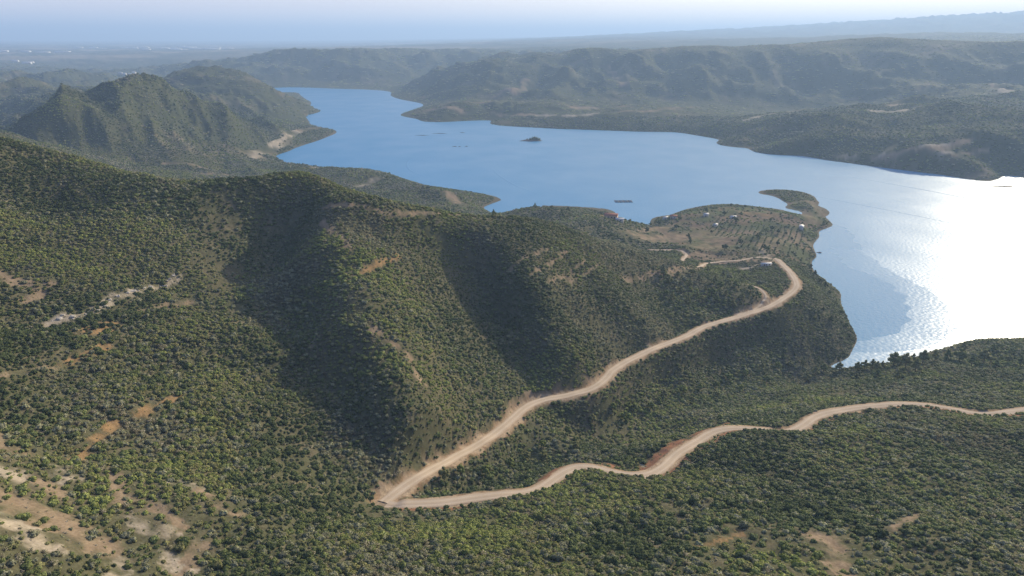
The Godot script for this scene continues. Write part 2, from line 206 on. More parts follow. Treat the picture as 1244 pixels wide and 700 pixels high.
func _ready() -> void:
	# ---- camera
	var cam := Camera3D.new()
	cam.name = "camera"
	add_child(cam)
	cam.position = EYE
	cam.rotation_degrees = Vector3(-19.468, 0, 0)
	cam.fov = 44.29
	cam.near = 1.0
	cam.far = 90000.0
	cam.current = true
	# ---- sky, haze, exposure
	var sky_mat := ProceduralSkyMaterial.new()
	sky_mat.sky_top_color = Color(0.32, 0.44, 0.66)
	sky_mat.sky_horizon_color = Color(0.84, 0.79, 0.77)
	sky_mat.sky_curve = 0.15
	sky_mat.ground_bottom_color = Color(0.30, 0.33, 0.36)
	sky_mat.ground_horizon_color = Color(0.66, 0.72, 0.80)
	sky_mat.sun_angle_max = 80.0
	sky_mat.sun_curve = 0.6
	var sky := Sky.new()
	sky.sky_material = sky_mat
	var env := Environment.new()
	env.background_mode = Environment.BG_SKY
	env.sky = sky
	env.tonemap_mode = Environment.TONE_MAPPER_LINEAR
	env.tonemap_exposure = 1.8
	env.volumetric_fog_enabled = true
	env.volumetric_fog_density = 0.00013
	env.volumetric_fog_albedo = Color(0.69, 0.825, 1.0)
	env.volumetric_fog_anisotropy = 0.16
	env.sdfgi_enabled = true
	env.ssao_enabled = true
	env.ssil_enabled = true
	var we := WorldEnvironment.new()
	we.name = "environment"
	we.environment = env
	add_child(we)
	# ---- the sun: ahead and to the right
	var sun := DirectionalLight3D.new()
	sun.name = "sun"
	add_child(sun)
	var az := deg_to_rad(41.0)
	var el := deg_to_rad(22.5)
	var to_sun := Vector3(sin(az) * cos(el), sin(el), -cos(az) * cos(el))
	sun.look_at_from_position(Vector3.ZERO, -to_sun, Vector3.UP)
	sun.light_color = Color(1.0, 0.94, 0.82)
	sun.light_energy = 1.45
	sun.light_angular_distance = 0.5
	sun.shadow_enabled = true

	rng.seed = 4711
	make_noises()
	make_materials()
	survey_land()
	survey_roads()
	survey_soil()
	build_ground()
	build_lake()
	build_roads()
	build_buildings()
	build_lake_things()
	build_rocks()
	build_trees()
	build_scrub()

# ------------------------------------------------------------------ helpers
func mesh_node(called: String, mesh: Mesh, mat: Material, parent: Node = null) -> MeshInstance3D:
	var o := MeshInstance3D.new()
	o.name = called if parent else numbered(called)
	o.mesh = mesh
	o.material_override = null
	if mat:
		o.material_override = mat
	(parent if parent else self).add_child(o, true)
	return o

func thing(called: String, at: Vector3, turn := 0.0) -> Node3D:
	var o := Node3D.new()
	o.name = numbered(called)
	add_child(o)
	o.position = at
	o.rotation.y = turn
	return o

func numbered(called: String) -> String:
	var n: int = taken.get(called, 0)
	taken[called] = n + 1
	return called if n == 0 else "%s_%03d" % [called, n]

func tag(o: Node, label: String, category: String, group := "") -> void:
	o.set_meta("label", label)
	o.set_meta("category", category)
	if group:
		o.set_meta("group", group)

func lin(r: float, g: float, b: float) -> Color:
	return Color(r, g, b).linear_to_srgb()

func make_noises() -> void:
	n_ridge.seed = 7
	n_ridge.noise_type = FastNoiseLite.TYPE_SIMPLEX_SMOOTH
	n_ridge.fractal_type = FastNoiseLite.FRACTAL_RIDGED
	n_ridge.fractal_octaves = 3
	n_ridge.frequency = 1.0 / 760.0
	n_ridge.domain_warp_enabled = true
	n_ridge.domain_warp_amplitude = 120.0
	n_ridge.domain_warp_frequency = 1.0 / 500.0
	n_spur.seed = 61
	n_spur.noise_type = FastNoiseLite.TYPE_SIMPLEX_SMOOTH
	n_spur.fractal_type = FastNoiseLite.FRACTAL_RIDGED
	n_spur.fractal_octaves = 3
	n_spur.frequency = 1.0 / 420.0
	n_mid.seed = 21
	n_mid.noise_type = FastNoiseLite.TYPE_SIMPLEX_SMOOTH
	n_mid.fractal_octaves = 3
	n_mid.frequency = 1.0 / 70.0
	n_fine.seed = 33
	n_fine.noise_type = FastNoiseLite.TYPE_SIMPLEX_SMOOTH
	n_fine.fractal_octaves = 3
	n_fine.frequency = 1.0 / 9.0
	n_grain.seed = 15
	n_grain.noise_type = FastNoiseLite.TYPE_SIMPLEX_SMOOTH
	n_grain.fractal_octaves = 3
	n_grain.frequency = 1.0 / 3.2
	n_tone.seed = 5
	n_tone.noise_type = FastNoiseLite.TYPE_SIMPLEX_SMOOTH
	n_tone.fractal_octaves = 4
	n_tone.frequency = 1.0 / 60.0
	n_patch.seed = 91
	n_patch.noise_type = FastNoiseLite.TYPE_SIMPLEX_SMOOTH
	n_patch.fractal_octaves = 4
	n_patch.frequency = 1.0 / 260.0

func noise_tex(size: int, freq: float, lo: Color, hi: Color, sd: int, octaves := 4, normal := false, bump := 4.0) -> NoiseTexture2D:
	var n := FastNoiseLite.new()
	n.seed = sd
	n.noise_type = FastNoiseLite.TYPE_SIMPLEX_SMOOTH
	n.frequency = freq
	n.fractal_octaves = octaves
	var t := NoiseTexture2D.new()
	t.width = size
	t.height = size
	t.seamless = true
	t.noise = n
	if normal:
		t.as_normal_map = true
		t.bump_strength = bump
	else:
		var g := Gradient.new()
		g.set_color(0, lo)
		g.set_color(1, hi)
		t.color_ramp = g
	return t

func plain(r: float, g: float, b: float, rough := 0.9) -> StandardMaterial3D:
	var m := StandardMaterial3D.new()
	m.albedo_color = lin(r, g, b)
	m.roughness = rough
	m.metallic_specular = 0.3
	return m

func make_materials() -> void:
	var g := StandardMaterial3D.new()
	g.vertex_color_use_as_albedo = true
	g.albedo_texture = noise_tex(512, 0.03, Color(0.72, 0.71, 0.69), Color(1, 1, 1), 3, 5)
	g.uv1_triplanar = true
	g.uv1_world_triplanar = true
	g.uv1_scale = Vector3.ONE / 14.0
	g.roughness = 1.0
	g.metallic_specular = 0.1
	M.ground = g
	var r := StandardMaterial3D.new()
	r.vertex_color_use_as_albedo = true
	r.albedo_texture = noise_tex(512, 0.04, Color(0.80, 0.78, 0.75), Color(1, 1, 1), 8, 5)
	r.uv1_triplanar = true
	r.uv1_world_triplanar = true
	r.uv1_scale = Vector3.ONE / 7.0
	r.roughness = 1.0
	r.metallic_specular = 0.15
	M.road = r
	var w := StandardMaterial3D.new()
	w.albedo_color = lin(0.003, 0.150, 0.325)
	w.roughness = 0.40
	w.roughness_texture = noise_tex(1024, 0.006, Color(0.78, 0.78, 0.78), Color(1, 1, 1), 44, 5)
	w.metallic_specular = 0.34
	w.normal_enabled = true
	w.normal_texture = noise_tex(1024, 0.16, Color.BLACK, Color.WHITE, 12, 3, true, 3.0)
	w.normal_scale = 0.07
	w.uv1_triplanar = true
	w.uv1_world_triplanar = true
	w.uv1_scale = Vector3.ONE / 800.0
	M.water = w
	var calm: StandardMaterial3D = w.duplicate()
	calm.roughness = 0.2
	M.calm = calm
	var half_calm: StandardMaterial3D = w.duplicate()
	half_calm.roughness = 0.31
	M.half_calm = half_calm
	var f := StandardMaterial3D.new()
	f.vertex_color_use_as_albedo = true
	f.roughness = 0.75
	f.metallic_specular = 0.25
	f.backlight_enabled = true
	f.backlight = Color(0.62, 0.70, 0.40)
	M.foliage = f
	M.bark = plain(0.11, 0.085, 0.065)
	var k := StandardMaterial3D.new()
	k.albedo_color = lin(0.47, 0.44, 0.40)
	k.albedo_texture = noise_tex(256, 0.03, Color(0.62, 0.60, 0.57), Color(1, 1, 1), 17, 5)
	k.uv1_triplanar = true
	k.uv1_scale = Vector3.ONE * 0.4
	k.roughness = 0.95
	M.rock = k
	var dk := k.duplicate()
	dk.albedo_color = lin(0.16, 0.14, 0.12)
	M.dark_rock = dk
	M.white_wall = plain(0.52, 0.50, 0.46)
	M.tan_wall = plain(0.42, 0.30, 0.21)
	M.roof_red = plain(0.30, 0.12, 0.075)
	M.roof_pale = plain(0.46, 0.45, 0.44, 0.8)
	M.shed_white = plain(0.55, 0.55, 0.54, 0.8)
	M.dark_glass = plain(0.03, 0.035, 0.04, 0.15)
	M.wood = plain(0.14, 0.09, 0.06)
	M.float = plain(0.10, 0.11, 0.12, 0.6)
	M.plank = plain(0.24, 0.20, 0.16)

# ------------------------------------------------------------------ the land
func survey_land() -> void:
	# thin-plate spline through the surveyed points, in bearing and log distance
	var n := LAND.size() / 3
	var us := PackedFloat64Array()
	var vs := PackedFloat64Array()
	us.resize(n)
	vs.resize(n)
	for i in n:
		var x: float = LAND[i * 3] - PIVOT.x
		var z: float = LAND[i * 3 + 1] - PIVOT.y
		us[i] = atan2(x, -z)
		vs[i] = log(sqrt(x * x + z * z))
	var m := n + 3
	var rows: Array[PackedFloat64Array] = []
	for i in m:
		var row := PackedFloat64Array()
		row.resize(m + 1)
		if i < n:
			var ui := us[i]
			var vi := vs[i]
			for j in n:
				var d2 := (ui - us[j]) * (ui - us[j]) + (vi - vs[j]) * (vi - vs[j])
				if d2 > 1e-12:
					row[j] = 0.5 * d2 * log(d2)
			row[i] += 1.5e-4
			row[n] = 1.0
			row[n + 1] = ui
			row[n + 2] = vi
			row[m] = LAND[i * 3 + 2]
		elif i == n:
			for j in n:
				row[j] = 1.0
		elif i == n + 1:
			for j in n:
				row[j] = us[j]
		else:
			for j in n:
				row[j] = vs[j]
		rows.append(row)
	for c in m:
		var best := c
		for i in range(c + 1, m):
			if absf(rows[i][c]) > absf(rows[best][c]):
				best = i
		if best != c:
			var t := rows[c]
			rows[c] = rows[best]
			rows[best] = t
		var p := rows[c]
		var inv := 1.0 / p[c]
		for i in range(c + 1, m):
			var q := rows[i]
			var f := q[c] * inv
			if f != 0.0:
				for j in range(c, m + 1):
					q[j] -= f * p[j]
				rows[i] = q
	var w := PackedFloat64Array()
	w.resize(m)
	for c in range(m - 1, -1, -1):
		var s := rows[c][m]
		var p := rows[c]
		for j in range(c + 1, m):
			s -= p[j] * w[j]
		w[c] = s / p[c]
	var coarse := PackedFloat32Array()
	coarse.resize(GA * GV)
	for b in GV:
		var v := lerpf(V0, V1, (b + 0.5) / GV)
		for a in GA:
			var u := lerpf(A0, A1, (a + 0.5) / GA)
			var s := w[n] + w[n + 1] * u + w[n + 2] * v
			for i in n:
				var du := u - us[i]
				var dv := v - vs[i]
				var d2 := du * du + dv * dv + 1e-12
				s += w[i] * 0.5 * d2 * log(d2)
			coarse[b * GA + a] = s
	var im := Image.create_from_data(GA, GV, false, Image.FORMAT_RF, coarse.to_byte_array())
	im.resize(lw, lh, Image.INTERPOLATE_CUBIC)
	land = im.get_data().to_float32_array()

func base_h(x: float, z: float) -> float:
	var dx := x - PIVOT.x
	var dz := z - PIVOT.y
	var fa := clampf((atan2(dx, -dz) - A0) / (A1 - A0) * lw - 0.5, 0.0, lw - 1.001)
	var fv := clampf((0.5 * log(dx * dx + dz * dz) - V0) / (V1 - V0) * lh - 0.5, 0.0, lh - 1.001)
	var ia := int(fa)
	var iv := int(fv)
	fa -= ia
	fv -= iv
	var k := iv * lw + ia
	return lerpf(lerpf(land[k], land[k + 1], fa), lerpf(land[k + lw], land[k + lw + 1], fa), fv)

func natural_h(x: float, z: float) -> float:
	var h := base_h(x, z)
	var r := sqrt(x * x + z * z)
	var up := smoothstep(0.0, 14.0, h)
	if r > 900.0:
		var k := smoothstep(950.0, 1700.0, r) * smoothstep(2.0, 60.0, h)
		if r > 2400.0 and r < 6000.0:
			k *= 1.0 - 0.8 * smoothstep(120.0, 180.0, h) * smoothstep(2400.0, 2900.0, r)
		var amp := lerpf(26.0, 52.0, smoothstep(1900.0, 3200.0, r))
		if r > 4300.0:
			amp = lerpf(amp, 16.0, smoothstep(4300.0, 6000.0, r)) + 34.0 * smoothstep(8000.0, 11000.0, r) * smoothstep(220.0, 400.0, h)
		h += k * (n_ridge.get_noise_2d(x, z) - 0.25) * amp
		if r > 2300.0 and r < 4700.0:  # spurs and gullies running down from the plateau's rim
			var s := smoothstep(2300.0, 2700.0, r) * (1.0 - smoothstep(4200.0, 4700.0, r)) * smoothstep(8.0, 50.0, h) * (1.0 - smoothstep(150.0, 200.0, h))
			h += s * (n_spur.get_noise_2d(x + z * 0.12, z * 0.22) - 0.1) * 34.0
		elif r < 2300.0 and x < 0.0:
			var s := smoothstep(1100.0, 1400.0, r) * smoothstep(5.0, 50.0, h)
			h += s * (n_spur.get_noise_2d((x * 0.85 - z * 0.5) * 2.3, (x * 0.5 + z * 0.85) * 0.6) - 0.1) * 22.0
		h += k * n_mid.get_noise_2d(x * 0.4, z * 0.4) * amp * 0.25
	if r < 2500.0:
		h += n_mid.get_noise_2d(x, z) * 3.4 * up + n_fine.get_noise_2d(x, z) * (0.18 + 0.45 * up)
	return h

func ground(x: float, z: float) -> float:
	var h := natural_h(x, z)
	var d := road_at(x, z)
	if d < 14.0:
		var y := road_here_y - 0.22
		var reach := clampf(absf(h - y) * (1.0 if h > y else 1.5), 2.0, 10.0)
		var t := clampf((d - road_here_w - 0.7) / reach, 0.0, 1.0)
		h = lerpf(y, h, t * t * (3.0 - 2.0 * t))
	return h

var road_here_y := 0.0
var road_here_w := 0.0
func road_at(x: float, z: float) -> float:  # distance to the nearest road's middle; its height and half width in road_here_*
	var fx := x - RX - 0.5
	var fz := z - RZ - 0.5
	if fx < 1.0 or fz < 1.0 or fx > RW - 2.0 or fz > RH - 2.0:
		return 99.0
	var ix := int(fx)
	var iz := int(fz)
	fx -= ix
	fz -= iz
	var k := iz * RW + ix
	var d := road_d[k]
	if d > 16.0:
		return 99.0
	road_here_y = road_y[k]
	road_here_w = road_w[k]
	if road_d[k + 1] > 16.0 or road_d[k + RW] > 16.0 or road_d[k + RW + 1] > 16.0:
		return d
	road_here_y = lerpf(lerpf(road_y[k], road_y[k + 1], fx), lerpf(road_y[k + RW], road_y[k + RW + 1], fx), fz)
	road_here_w = lerpf(lerpf(road_w[k], road_w[k + 1], fx), lerpf(road_w[k + RW], road_w[k + RW + 1], fx), fz)
	return lerpf(lerpf(d, road_d[k + 1], fx), lerpf(road_d[k + RW], road_d[k + RW + 1], fx), fz)

func spot(x: float, z: float, sink := 0.0) -> Vector3:
	return Vector3(x, ground(x, z) - sink, z)

func curve_of(given: Array, step: float, each := 2) -> PackedVector2Array:
	var c := Curve2D.new()
	var n := given.size() / each
	var flat := []
	for i in n:
		flat.append(given[i * each])
		flat.append(given[i * each + 1])
	for i in n:
		var p := Vector2(flat[i * 2], flat[i * 2 + 1])
		var a := Vector2(flat[maxi(i - 1, 0) * 2], flat[maxi(i - 1, 0) * 2 + 1])
		var b := Vector2(flat[mini(i + 1, n - 1) * 2], flat[mini(i + 1, n - 1) * 2 + 1])
		var t := (b - a).normalized()
		c.add_point(p, -t * p.distance_to(a) / 3.0, t * p.distance_to(b) / 3.0)
	c.bake_interval = 0.5
	var out := PackedVector2Array()
	var long := c.get_baked_length()
	var k := int(long / step)
	for i in k + 1:
		out.append(c.sample_baked(long * i / k))
	return out

var road_lines := []

func survey_roads() -> void:
	road_d.resize(RW * RH)
	road_d.fill(99.0)
	road_y.resize(RW * RH)
	road_w.resize(RW * RH)
	for spec in [[UPPER_ROAD, 2.6], [LOWER_ROAD, 2.4], [SIDE_TRACK, 0.9], [POINT_ROAD, 1.5]]:
		var pts := curve_of(spec[0], 1.5, 3)
		var raw := PackedFloat32Array()
		for p in pts:  # height of the surveyed centre line, by nearness to its points
			var up := 0.0
			var sum := 0.0
			for i in spec[0].size() / 3:
				var w := 1.0 / (pow(p.distance_squared_to(Vector2(spec[0][i * 3], spec[0][i * 3 + 1])), 1.5) + 0.5)
				up += w * spec[0][i * 3 + 2]
				sum += w
			raw.append(up / sum)
		var ys := PackedFloat32Array()
		for i in pts.size():
			var s := 0.0
			var c := 0
			for j in range(maxi(i - 14, 0), mini(i + 15, pts.size())):
				s += raw[j]
				c += 1
			ys.append(s / c)
		var joins: float = spec[1]
		for i in pts.size():  # meet the road it leaves from at the same height
			var k := int(pts[i].y - RZ) * RW + int(pts[i].x - RX)
			if road_lines.size() > 0 and road_d[k] < 7.0:
				ys[i] = lerpf(road_y[k], ys[i], smoothstep(4.0, 7.0, road_d[k]))
		road_lines.append([pts, ys, spec[1]])
		for i in pts.size():
			var p := pts[i]
			var cx := int(p.x - RX)
			var cz := int(p.y - RZ)
			for iz in range(maxi(cz - 15, 0), mini(cz + 16, RH)):
				for ix in range(maxi(cx - 15, 0), mini(cx + 16, RW)):
					var d := Vector2(ix + RX + 0.5, iz + RZ + 0.5).distance_to(p)
					var k := iz * RW + ix
					if d < road_d[k]:
						road_d[k] = d
						road_y[k] = ys[i]
						road_w[k] = joins

func survey_soil() -> void:
	near_soil.resize(NW * NH)
	near_kind.resize(NW * NH)
	far_soil.resize(FW * FH)
	far_kind.resize(FW * FH)
	for i in SOIL.size() / 6:
		var a := Vector2(SOIL[i * 6], SOIL[i * 6 + 1])
		var b := Vector2(SOIL[i * 6 + 2], SOIL[i * 6 + 3])
		var w: float = SOIL[i * 6 + 4]
		var kind: int = SOIL[i * 6 + 5]
		stamp(a, b, w, kind, near_soil, near_kind, NX, NZ, NW, NH, 2.0)
		stamp(a, b, w, kind, far_soil, far_kind, FX, FZ, FW, FH, 12.0)

func stamp(a: Vector2, b: Vector2, w: float, kind: int, soil: PackedFloat32Array, kinds: PackedByteArray, x0: int, z0: int, nw: int, nh: int, cell: float) -> void:
	var pad := w * 1.6 + cell
	var ix0 := clampi(int((minf(a.x, b.x) - pad - x0) / cell), 0, nw)
	var ix1 := clampi(int((maxf(a.x, b.x) + pad - x0) / cell) + 1, 0, nw)
	var iz0 := clampi(int((minf(a.y, b.y) - pad - z0) / cell), 0, nh)
	var iz1 := clampi(int((maxf(a.y, b.y) + pad - z0) / cell) + 1, 0, nh)
	for iz in range(iz0, iz1):
		for ix in range(ix0, ix1):
			var p := Vector2(x0 + (ix + 0.5) * cell, z0 + (iz + 0.5) * cell)
			var d := p.distance_to(Geometry2D.get_closest_point_to_segment(p, a, b))
			var s := clampf(1.5 - d / maxf(w, cell * 0.6), 0.0, 1.0)
			var k := iz * nw + ix
			if s > soil[k]:
				soil[k] = s
				kinds[k] = kind

var soil_kind := 0
func soil_at(x: float, z: float) -> float:
	var ix := int((x - NX) / 2.0)
	var iz := int((z - NZ) / 2.0)
	if ix >= 0 and iz >= 0 and ix < NW and iz < NH:
		soil_kind = near_kind[iz * NW + ix]
		return near_soil[iz * NW + ix]
	ix = int((x - FX) / 12.0)
	iz = int((z - FZ) / 12.0)
	if ix >= 0 and iz >= 0 and ix < FW and iz < FH:
		soil_kind = far_kind[iz * FW + ix]
		return far_soil[iz * FW + ix]
	return 0.0

const SOIL_TONES := [Color(0.27, 0.205, 0.145), Color(0.39, 0.335, 0.265), Color(0.30, 0.195, 0.10), Color(0.27, 0.135, 0.085)]

func on_point(x: float, z: float, h: float) -> bool:  # the farmed headland
	return x > 175.0 and z < -640.0 and z > -1100.0 and x < 460.0 and h < 32.0

func build_ground() -> void:
	# one sheet; its rows and columns widen with distance
	var rows := PackedFloat32Array()
	var d := 26.0
	while d < 44000.0:
		rows.append(d)
		d *= 1.012 if d < 130.0 else (1.0048 if d < 800.0 else (1.0085 if d < 5200.0 else 1.022))
	var nr := rows.size()
	var nc := 780
	var pos := PackedVector3Array()
	var col := PackedColorArray()
	var nor := PackedVector3Array()
	pos.resize(nr * nc)
	col.resize(nr * nc)
	nor.resize(nr * nc)
	for i in nr:
		var z := 50.0 - rows[i]
		var half := 0.86 * (rows[i] + 20.0)
		for j in nc:
			var x := lerpf(-half, half, float(j) / (nc - 1))
			var h := ground(x, z)
			var k := i * nc + j
			pos[k] = Vector3(x, h, z)
			col[k] = ground_tone(x, z, h)
	for i in nr:
		var a := maxi(i - 1, 0)
		var b := mini(i + 1, nr - 1)
		for j in nc:
			var l := maxi(j - 1, 0)
			var r := mini(j + 1, nc - 1)
			nor[i * nc + j] = (pos[i * nc + r] - pos[i * nc + l]).cross(pos[b * nc + j] - pos[a * nc + j]).normalized()
	var idx := PackedInt32Array()
	idx.resize((nr - 1) * (nc - 1) * 6)
	var q := 0
	for i in nr - 1:
		for j in nc - 1:
			var k := i * nc + j
			idx[q] = k
			idx[q + 1] = k + nc
			idx[q + 2] = k + 1
			idx[q + 3] = k + 1
			idx[q + 4] = k + nc
			idx[q + 5] = k + nc + 1
			q += 6
	var arr := []
	arr.resize(Mesh.ARRAY_MAX)
	arr[Mesh.ARRAY_VERTEX] = pos
	arr[Mesh.ARRAY_NORMAL] = nor
	arr[Mesh.ARRAY_COLOR] = col
	arr[Mesh.ARRAY_INDEX] = idx
	var m := ArrayMesh.new()
	m.add_surface_from_arrays(Mesh.PRIMITIVE_TRIANGLES, arr)
	var o := mesh_node("terrain", m, M.ground)
	o.set_meta("kind", "structure")

func ground_tone(x: float, z: float, h: float) -> Color:
	var r := sqrt(x * x + z * z)
	var t := n_tone.get_noise_2d(x, z) * 0.5 + 0.5
	var c := Color(0.120, 0.108, 0.072).lerp(Color(0.085, 0.095, 0.050), t)
	c = c.lerp(Color(0.18, 0.150, 0.105), smoothstep(0.15, 0.5, n_fine.get_noise_2d(x * 0.6 + 70.0, z * 0.6)) * 0.5)
	if r > 1000.0:  # scrub too far off to tell apart colours the ground itself
		var far := smoothstep(1000.0, 1500.0, r)
		var p := n_patch.get_noise_2d(x, z) * 0.5 + 0.5
		var f := n_fine.get_noise_2d(x * 0.18, z * 0.18) * 0.5 + 0.5
		var scrub := Color(0.050, 0.062, 0.034).lerp(Color(0.085, 0.088, 0.048), t)
		var bare := Color(0.20, 0.165, 0.115)
		c = c.lerp(scrub.lerp(bare, smoothstep(0.52, 0.80, p * 0.6 + f * 0.4) * 0.8), far)
		if r > 5200.0:  # farmland on the plain
			var fields := n_patch.get_noise_2d(x * 0.22, z * 0.22 + 900.0) * 0.5 + 0.5
			var pale := smoothstep(0.45, 0.7, fields) * smoothstep(5200.0, 7500.0, r) * smoothstep(260.0, 160.0, h)
			c = c.lerp(Color(0.26, 0.22, 0.16), pale)
	var s := soil_at(x, z)
	if r < 700.0:
		var grain := 1.0 + 0.38 * n_grain.get_noise_2d(x, z)
		c = Color(c.r * grain, c.g * grain, c.b * grain)
	if s > 0.0:
		var near := 1.0 if r < 1100.0 else 0.12
		var e := n_fine.get_noise_2d(x * 0.9 * near, z * 0.9 * near) * 0.55 + n_tone.get_noise_2d(x * 5.0 * near, z * 5.0 * near) * 0.4
		c = c.lerp(SOIL_TONES[soil_kind] * (1.0 + 0.3 * n_grain.get_noise_2d(x * 0.8, z * 0.8)), smoothstep(0.42, 0.95, s * 0.8 + (e * 0.4 + 0.15 if soil_kind == 3 else e)) * 0.9)
	if on_point(x, z, h) and h > 0.4:
		var p := smoothstep(0.35, 0.65, n_tone.get_noise_2d(x * 0.8 + 50.0, z * 0.8) * 0.5 + 0.5)
		var fields := Color(0.185, 0.130, 0.095).lerp(Color(0.085, 0.105, 0.050), p)
		if z < -930.0:
			fields = Color(0.095, 0.125, 0.050).lerp(Color(0.15, 0.12, 0.075), smoothstep(0.45, 0.6, n_fine.get_noise_2d(x * 0.5, z * 0.5) * 0.5 + 0.5))
		var grain := 1.0 + 0.3 * n_fine.get_noise_2d(x * 2.0, z * 2.0)
		c = c.lerp(fields * grain, 0.75 * (1.0 - 0.6 * s))
	if h < 2.6 and h > -3.0 and r > 480.0:  # bare strip along the waterline
		var b := 1.0 - smoothstep(0.5, 2.0, h + n_tone.get_noise_2d(x * 1.5, z * 1.5) * 1.5)
		c = c.lerp(Color(0.17, 0.140, 0.105), b * 0.4)
	var d := road_at(x, z) - road_here_w
	if d < 9.0:
		var e := d + n_fine.get_noise_2d(x * 0.8, z * 0.8) * 2.6
		var spoil := Color(0.40, 0.31, 0.22).lerp(Color(0.30, 0.19, 0.12), smoothstep(0.4, 1.6, e))
		var cut := smoothstep(0.15, 0.9, h - road_here_y) * (1.0 - smoothstep(4.0, 7.0, e))
		if road_here_w < 2.5 and road_here_w > 2.0:
			spoil = spoil.lerp(Color(0.30, 0.145, 0.092), cut)
		else:
			cut *= 0.75 * (1.0 - smoothstep(1.5, 4.0, e))
			spoil = spoil.lerp(Color(0.23, 0.190, 0.145), cut)
		c = c.lerp(spoil * (1.0 + 0.3 * n_grain.get_noise_2d(x, z)), maxf(1.0 - smoothstep(0.9, 3.0, e), cut * 0.85) * 0.92)
	c.a = 1.0
	return c

func build_lake() -> void:
	var m := PlaneMesh.new()
	m.size = Vector2(4200, 3700)
	var o := mesh_node("lake_water", m, M.water)
	o.position = Vector3(900, 0, -2150)
	o.set_meta("kind", "structure")

func build_roads() -> void:
	var names := ["upper_road", "lower_road", "side_track", "headland_road"]
	for i in road_lines.size():
		var pts: PackedVector2Array = road_lines[i][0]
		var ys: PackedFloat32Array = road_lines[i][1]
		var half: float = road_lines[i][2]
		var st := SurfaceTool.new()
		st.begin(Mesh.PRIMITIVE_TRIANGLES)
		var cols := [-1.0, -0.72, -0.45, -0.2, 0.2, 0.45, 0.72, 1.0]
		for k in pts.size():
			var dir := (pts[mini(k + 1, pts.size() - 1)] - pts[maxi(k - 1, 0)]).normalized()
			var side := Vector2(-dir.y, dir.x)
			for c in cols.size():
				var u: float = cols[c]
				var p := pts[k] + side * u * (half + (n_fine.get_noise_2d(pts[k].x * 0.7 + 40.0 * signf(u), pts[k].y * 0.7) * 0.8 if absf(u) > 0.9 else 0.0))
				var rut: bool = absf(absf(u) - 0.45) < 0.01
				var tone := Color(0.47, 0.385, 0.295) if not rut else Color(0.54, 0.455, 0.36)
				if absf(u) > 0.9:
					tone = Color(0.40, 0.31, 0.225)
				tone = tone * (0.92 + 0.16 * n_tone.get_noise_2d(p.x * 4.0, p.y * 4.0))
				tone.a = 1.0
				st.set_color(tone)
				st.add_vertex(Vector3(p.x, ys[k] - (0.10 if rut else 0.0) - (0.16 if absf(u) > 0.9 else 0.0) + 0.012 * i, p.y))
		var n := cols.size()
		for k in pts.size() - 1:
			for c in n - 1:
				var a := k * n + c
				for v in [a, a + 1, a + n, a + 1, a + n + 1, a + n]:
					st.add_index(v)
		st.generate_normals()
		var o := mesh_node(names[i], st.commit(), M.road)
		o.set_meta("kind", "structure")

# ------------------------------------------------------------------ buildings
func box_at(st: SurfaceTool, lo: Vector3, hi: Vector3) -> void:
	var c := [Vector3(lo.x, lo.y, lo.z), Vector3(hi.x, lo.y, lo.z), Vector3(hi.x, lo.y, hi.z), Vector3(lo.x, lo.y, hi.z), Vector3(lo.x, hi.y, lo.z), Vector3(hi.x, hi.y, lo.z), Vector3(hi.x, hi.y, hi.z), Vector3(lo.x, hi.y, hi.z)]
	for f in [[4, 5, 6, 7], [0, 3, 2, 1], [3, 7, 6, 2], [1, 5, 4, 0], [2, 6, 5, 1], [0, 4, 7, 3]]:
		for k in [0, 1, 2, 0, 2, 3]:
			st.add_vertex(c[f[k]])

func box(lo: Vector3, hi: Vector3) -> ArrayMesh:
	var st := SurfaceTool.new()
	st.begin(Mesh.PRIMITIVE_TRIANGLES)
	box_at(st, lo, hi)
	st.generate_normals()
	return st.commit()

func gable(w: float, d: float, y: float, rise: float, over: float) -> ArrayMesh:
	# a pitched roof with thickness, ridge along x
	var st := SurfaceTool.new()
	st.begin(Mesh.PRIMITIVE_TRIANGLES)
	var x := w / 2 + over
	var z := d / 2 + over
	var prof := [Vector2(-z, y - over * rise / (d / 2)), Vector2(0, y + rise), Vector2(z, y - over * rise / (d / 2)), Vector2(z, y - over * rise / (d / 2) + 0.18), Vector2(0, y + rise + 0.2), Vector2(-z, y - over * rise / (d / 2) + 0.18)]
	var n := prof.size()
	for k in n:
		var a: Vector2 = prof[k]
		var b: Vector2 = prof[(k + 1) % n]
		for v in [Vector3(-x, a.y, a.x), Vector3(-x, b.y, b.x), Vector3(x, b.y, b.x), Vector3(-x, a.y, a.x), Vector3(x, b.y, b.x), Vector3(x, a.y, a.x)]:
			st.add_vertex(v)
	for s in [-x, x]:
		for t in [[0, 1, 4], [0, 4, 5], [1, 2, 3], [1, 3, 4]]:
			for k in (t if s > 0 else [t[0], t[2], t[1]]):
				st.add_vertex(Vector3(s, prof[k].y, prof[k].x))
	# the gable walls under the roof
	st.generate_normals()
	return st.commit()

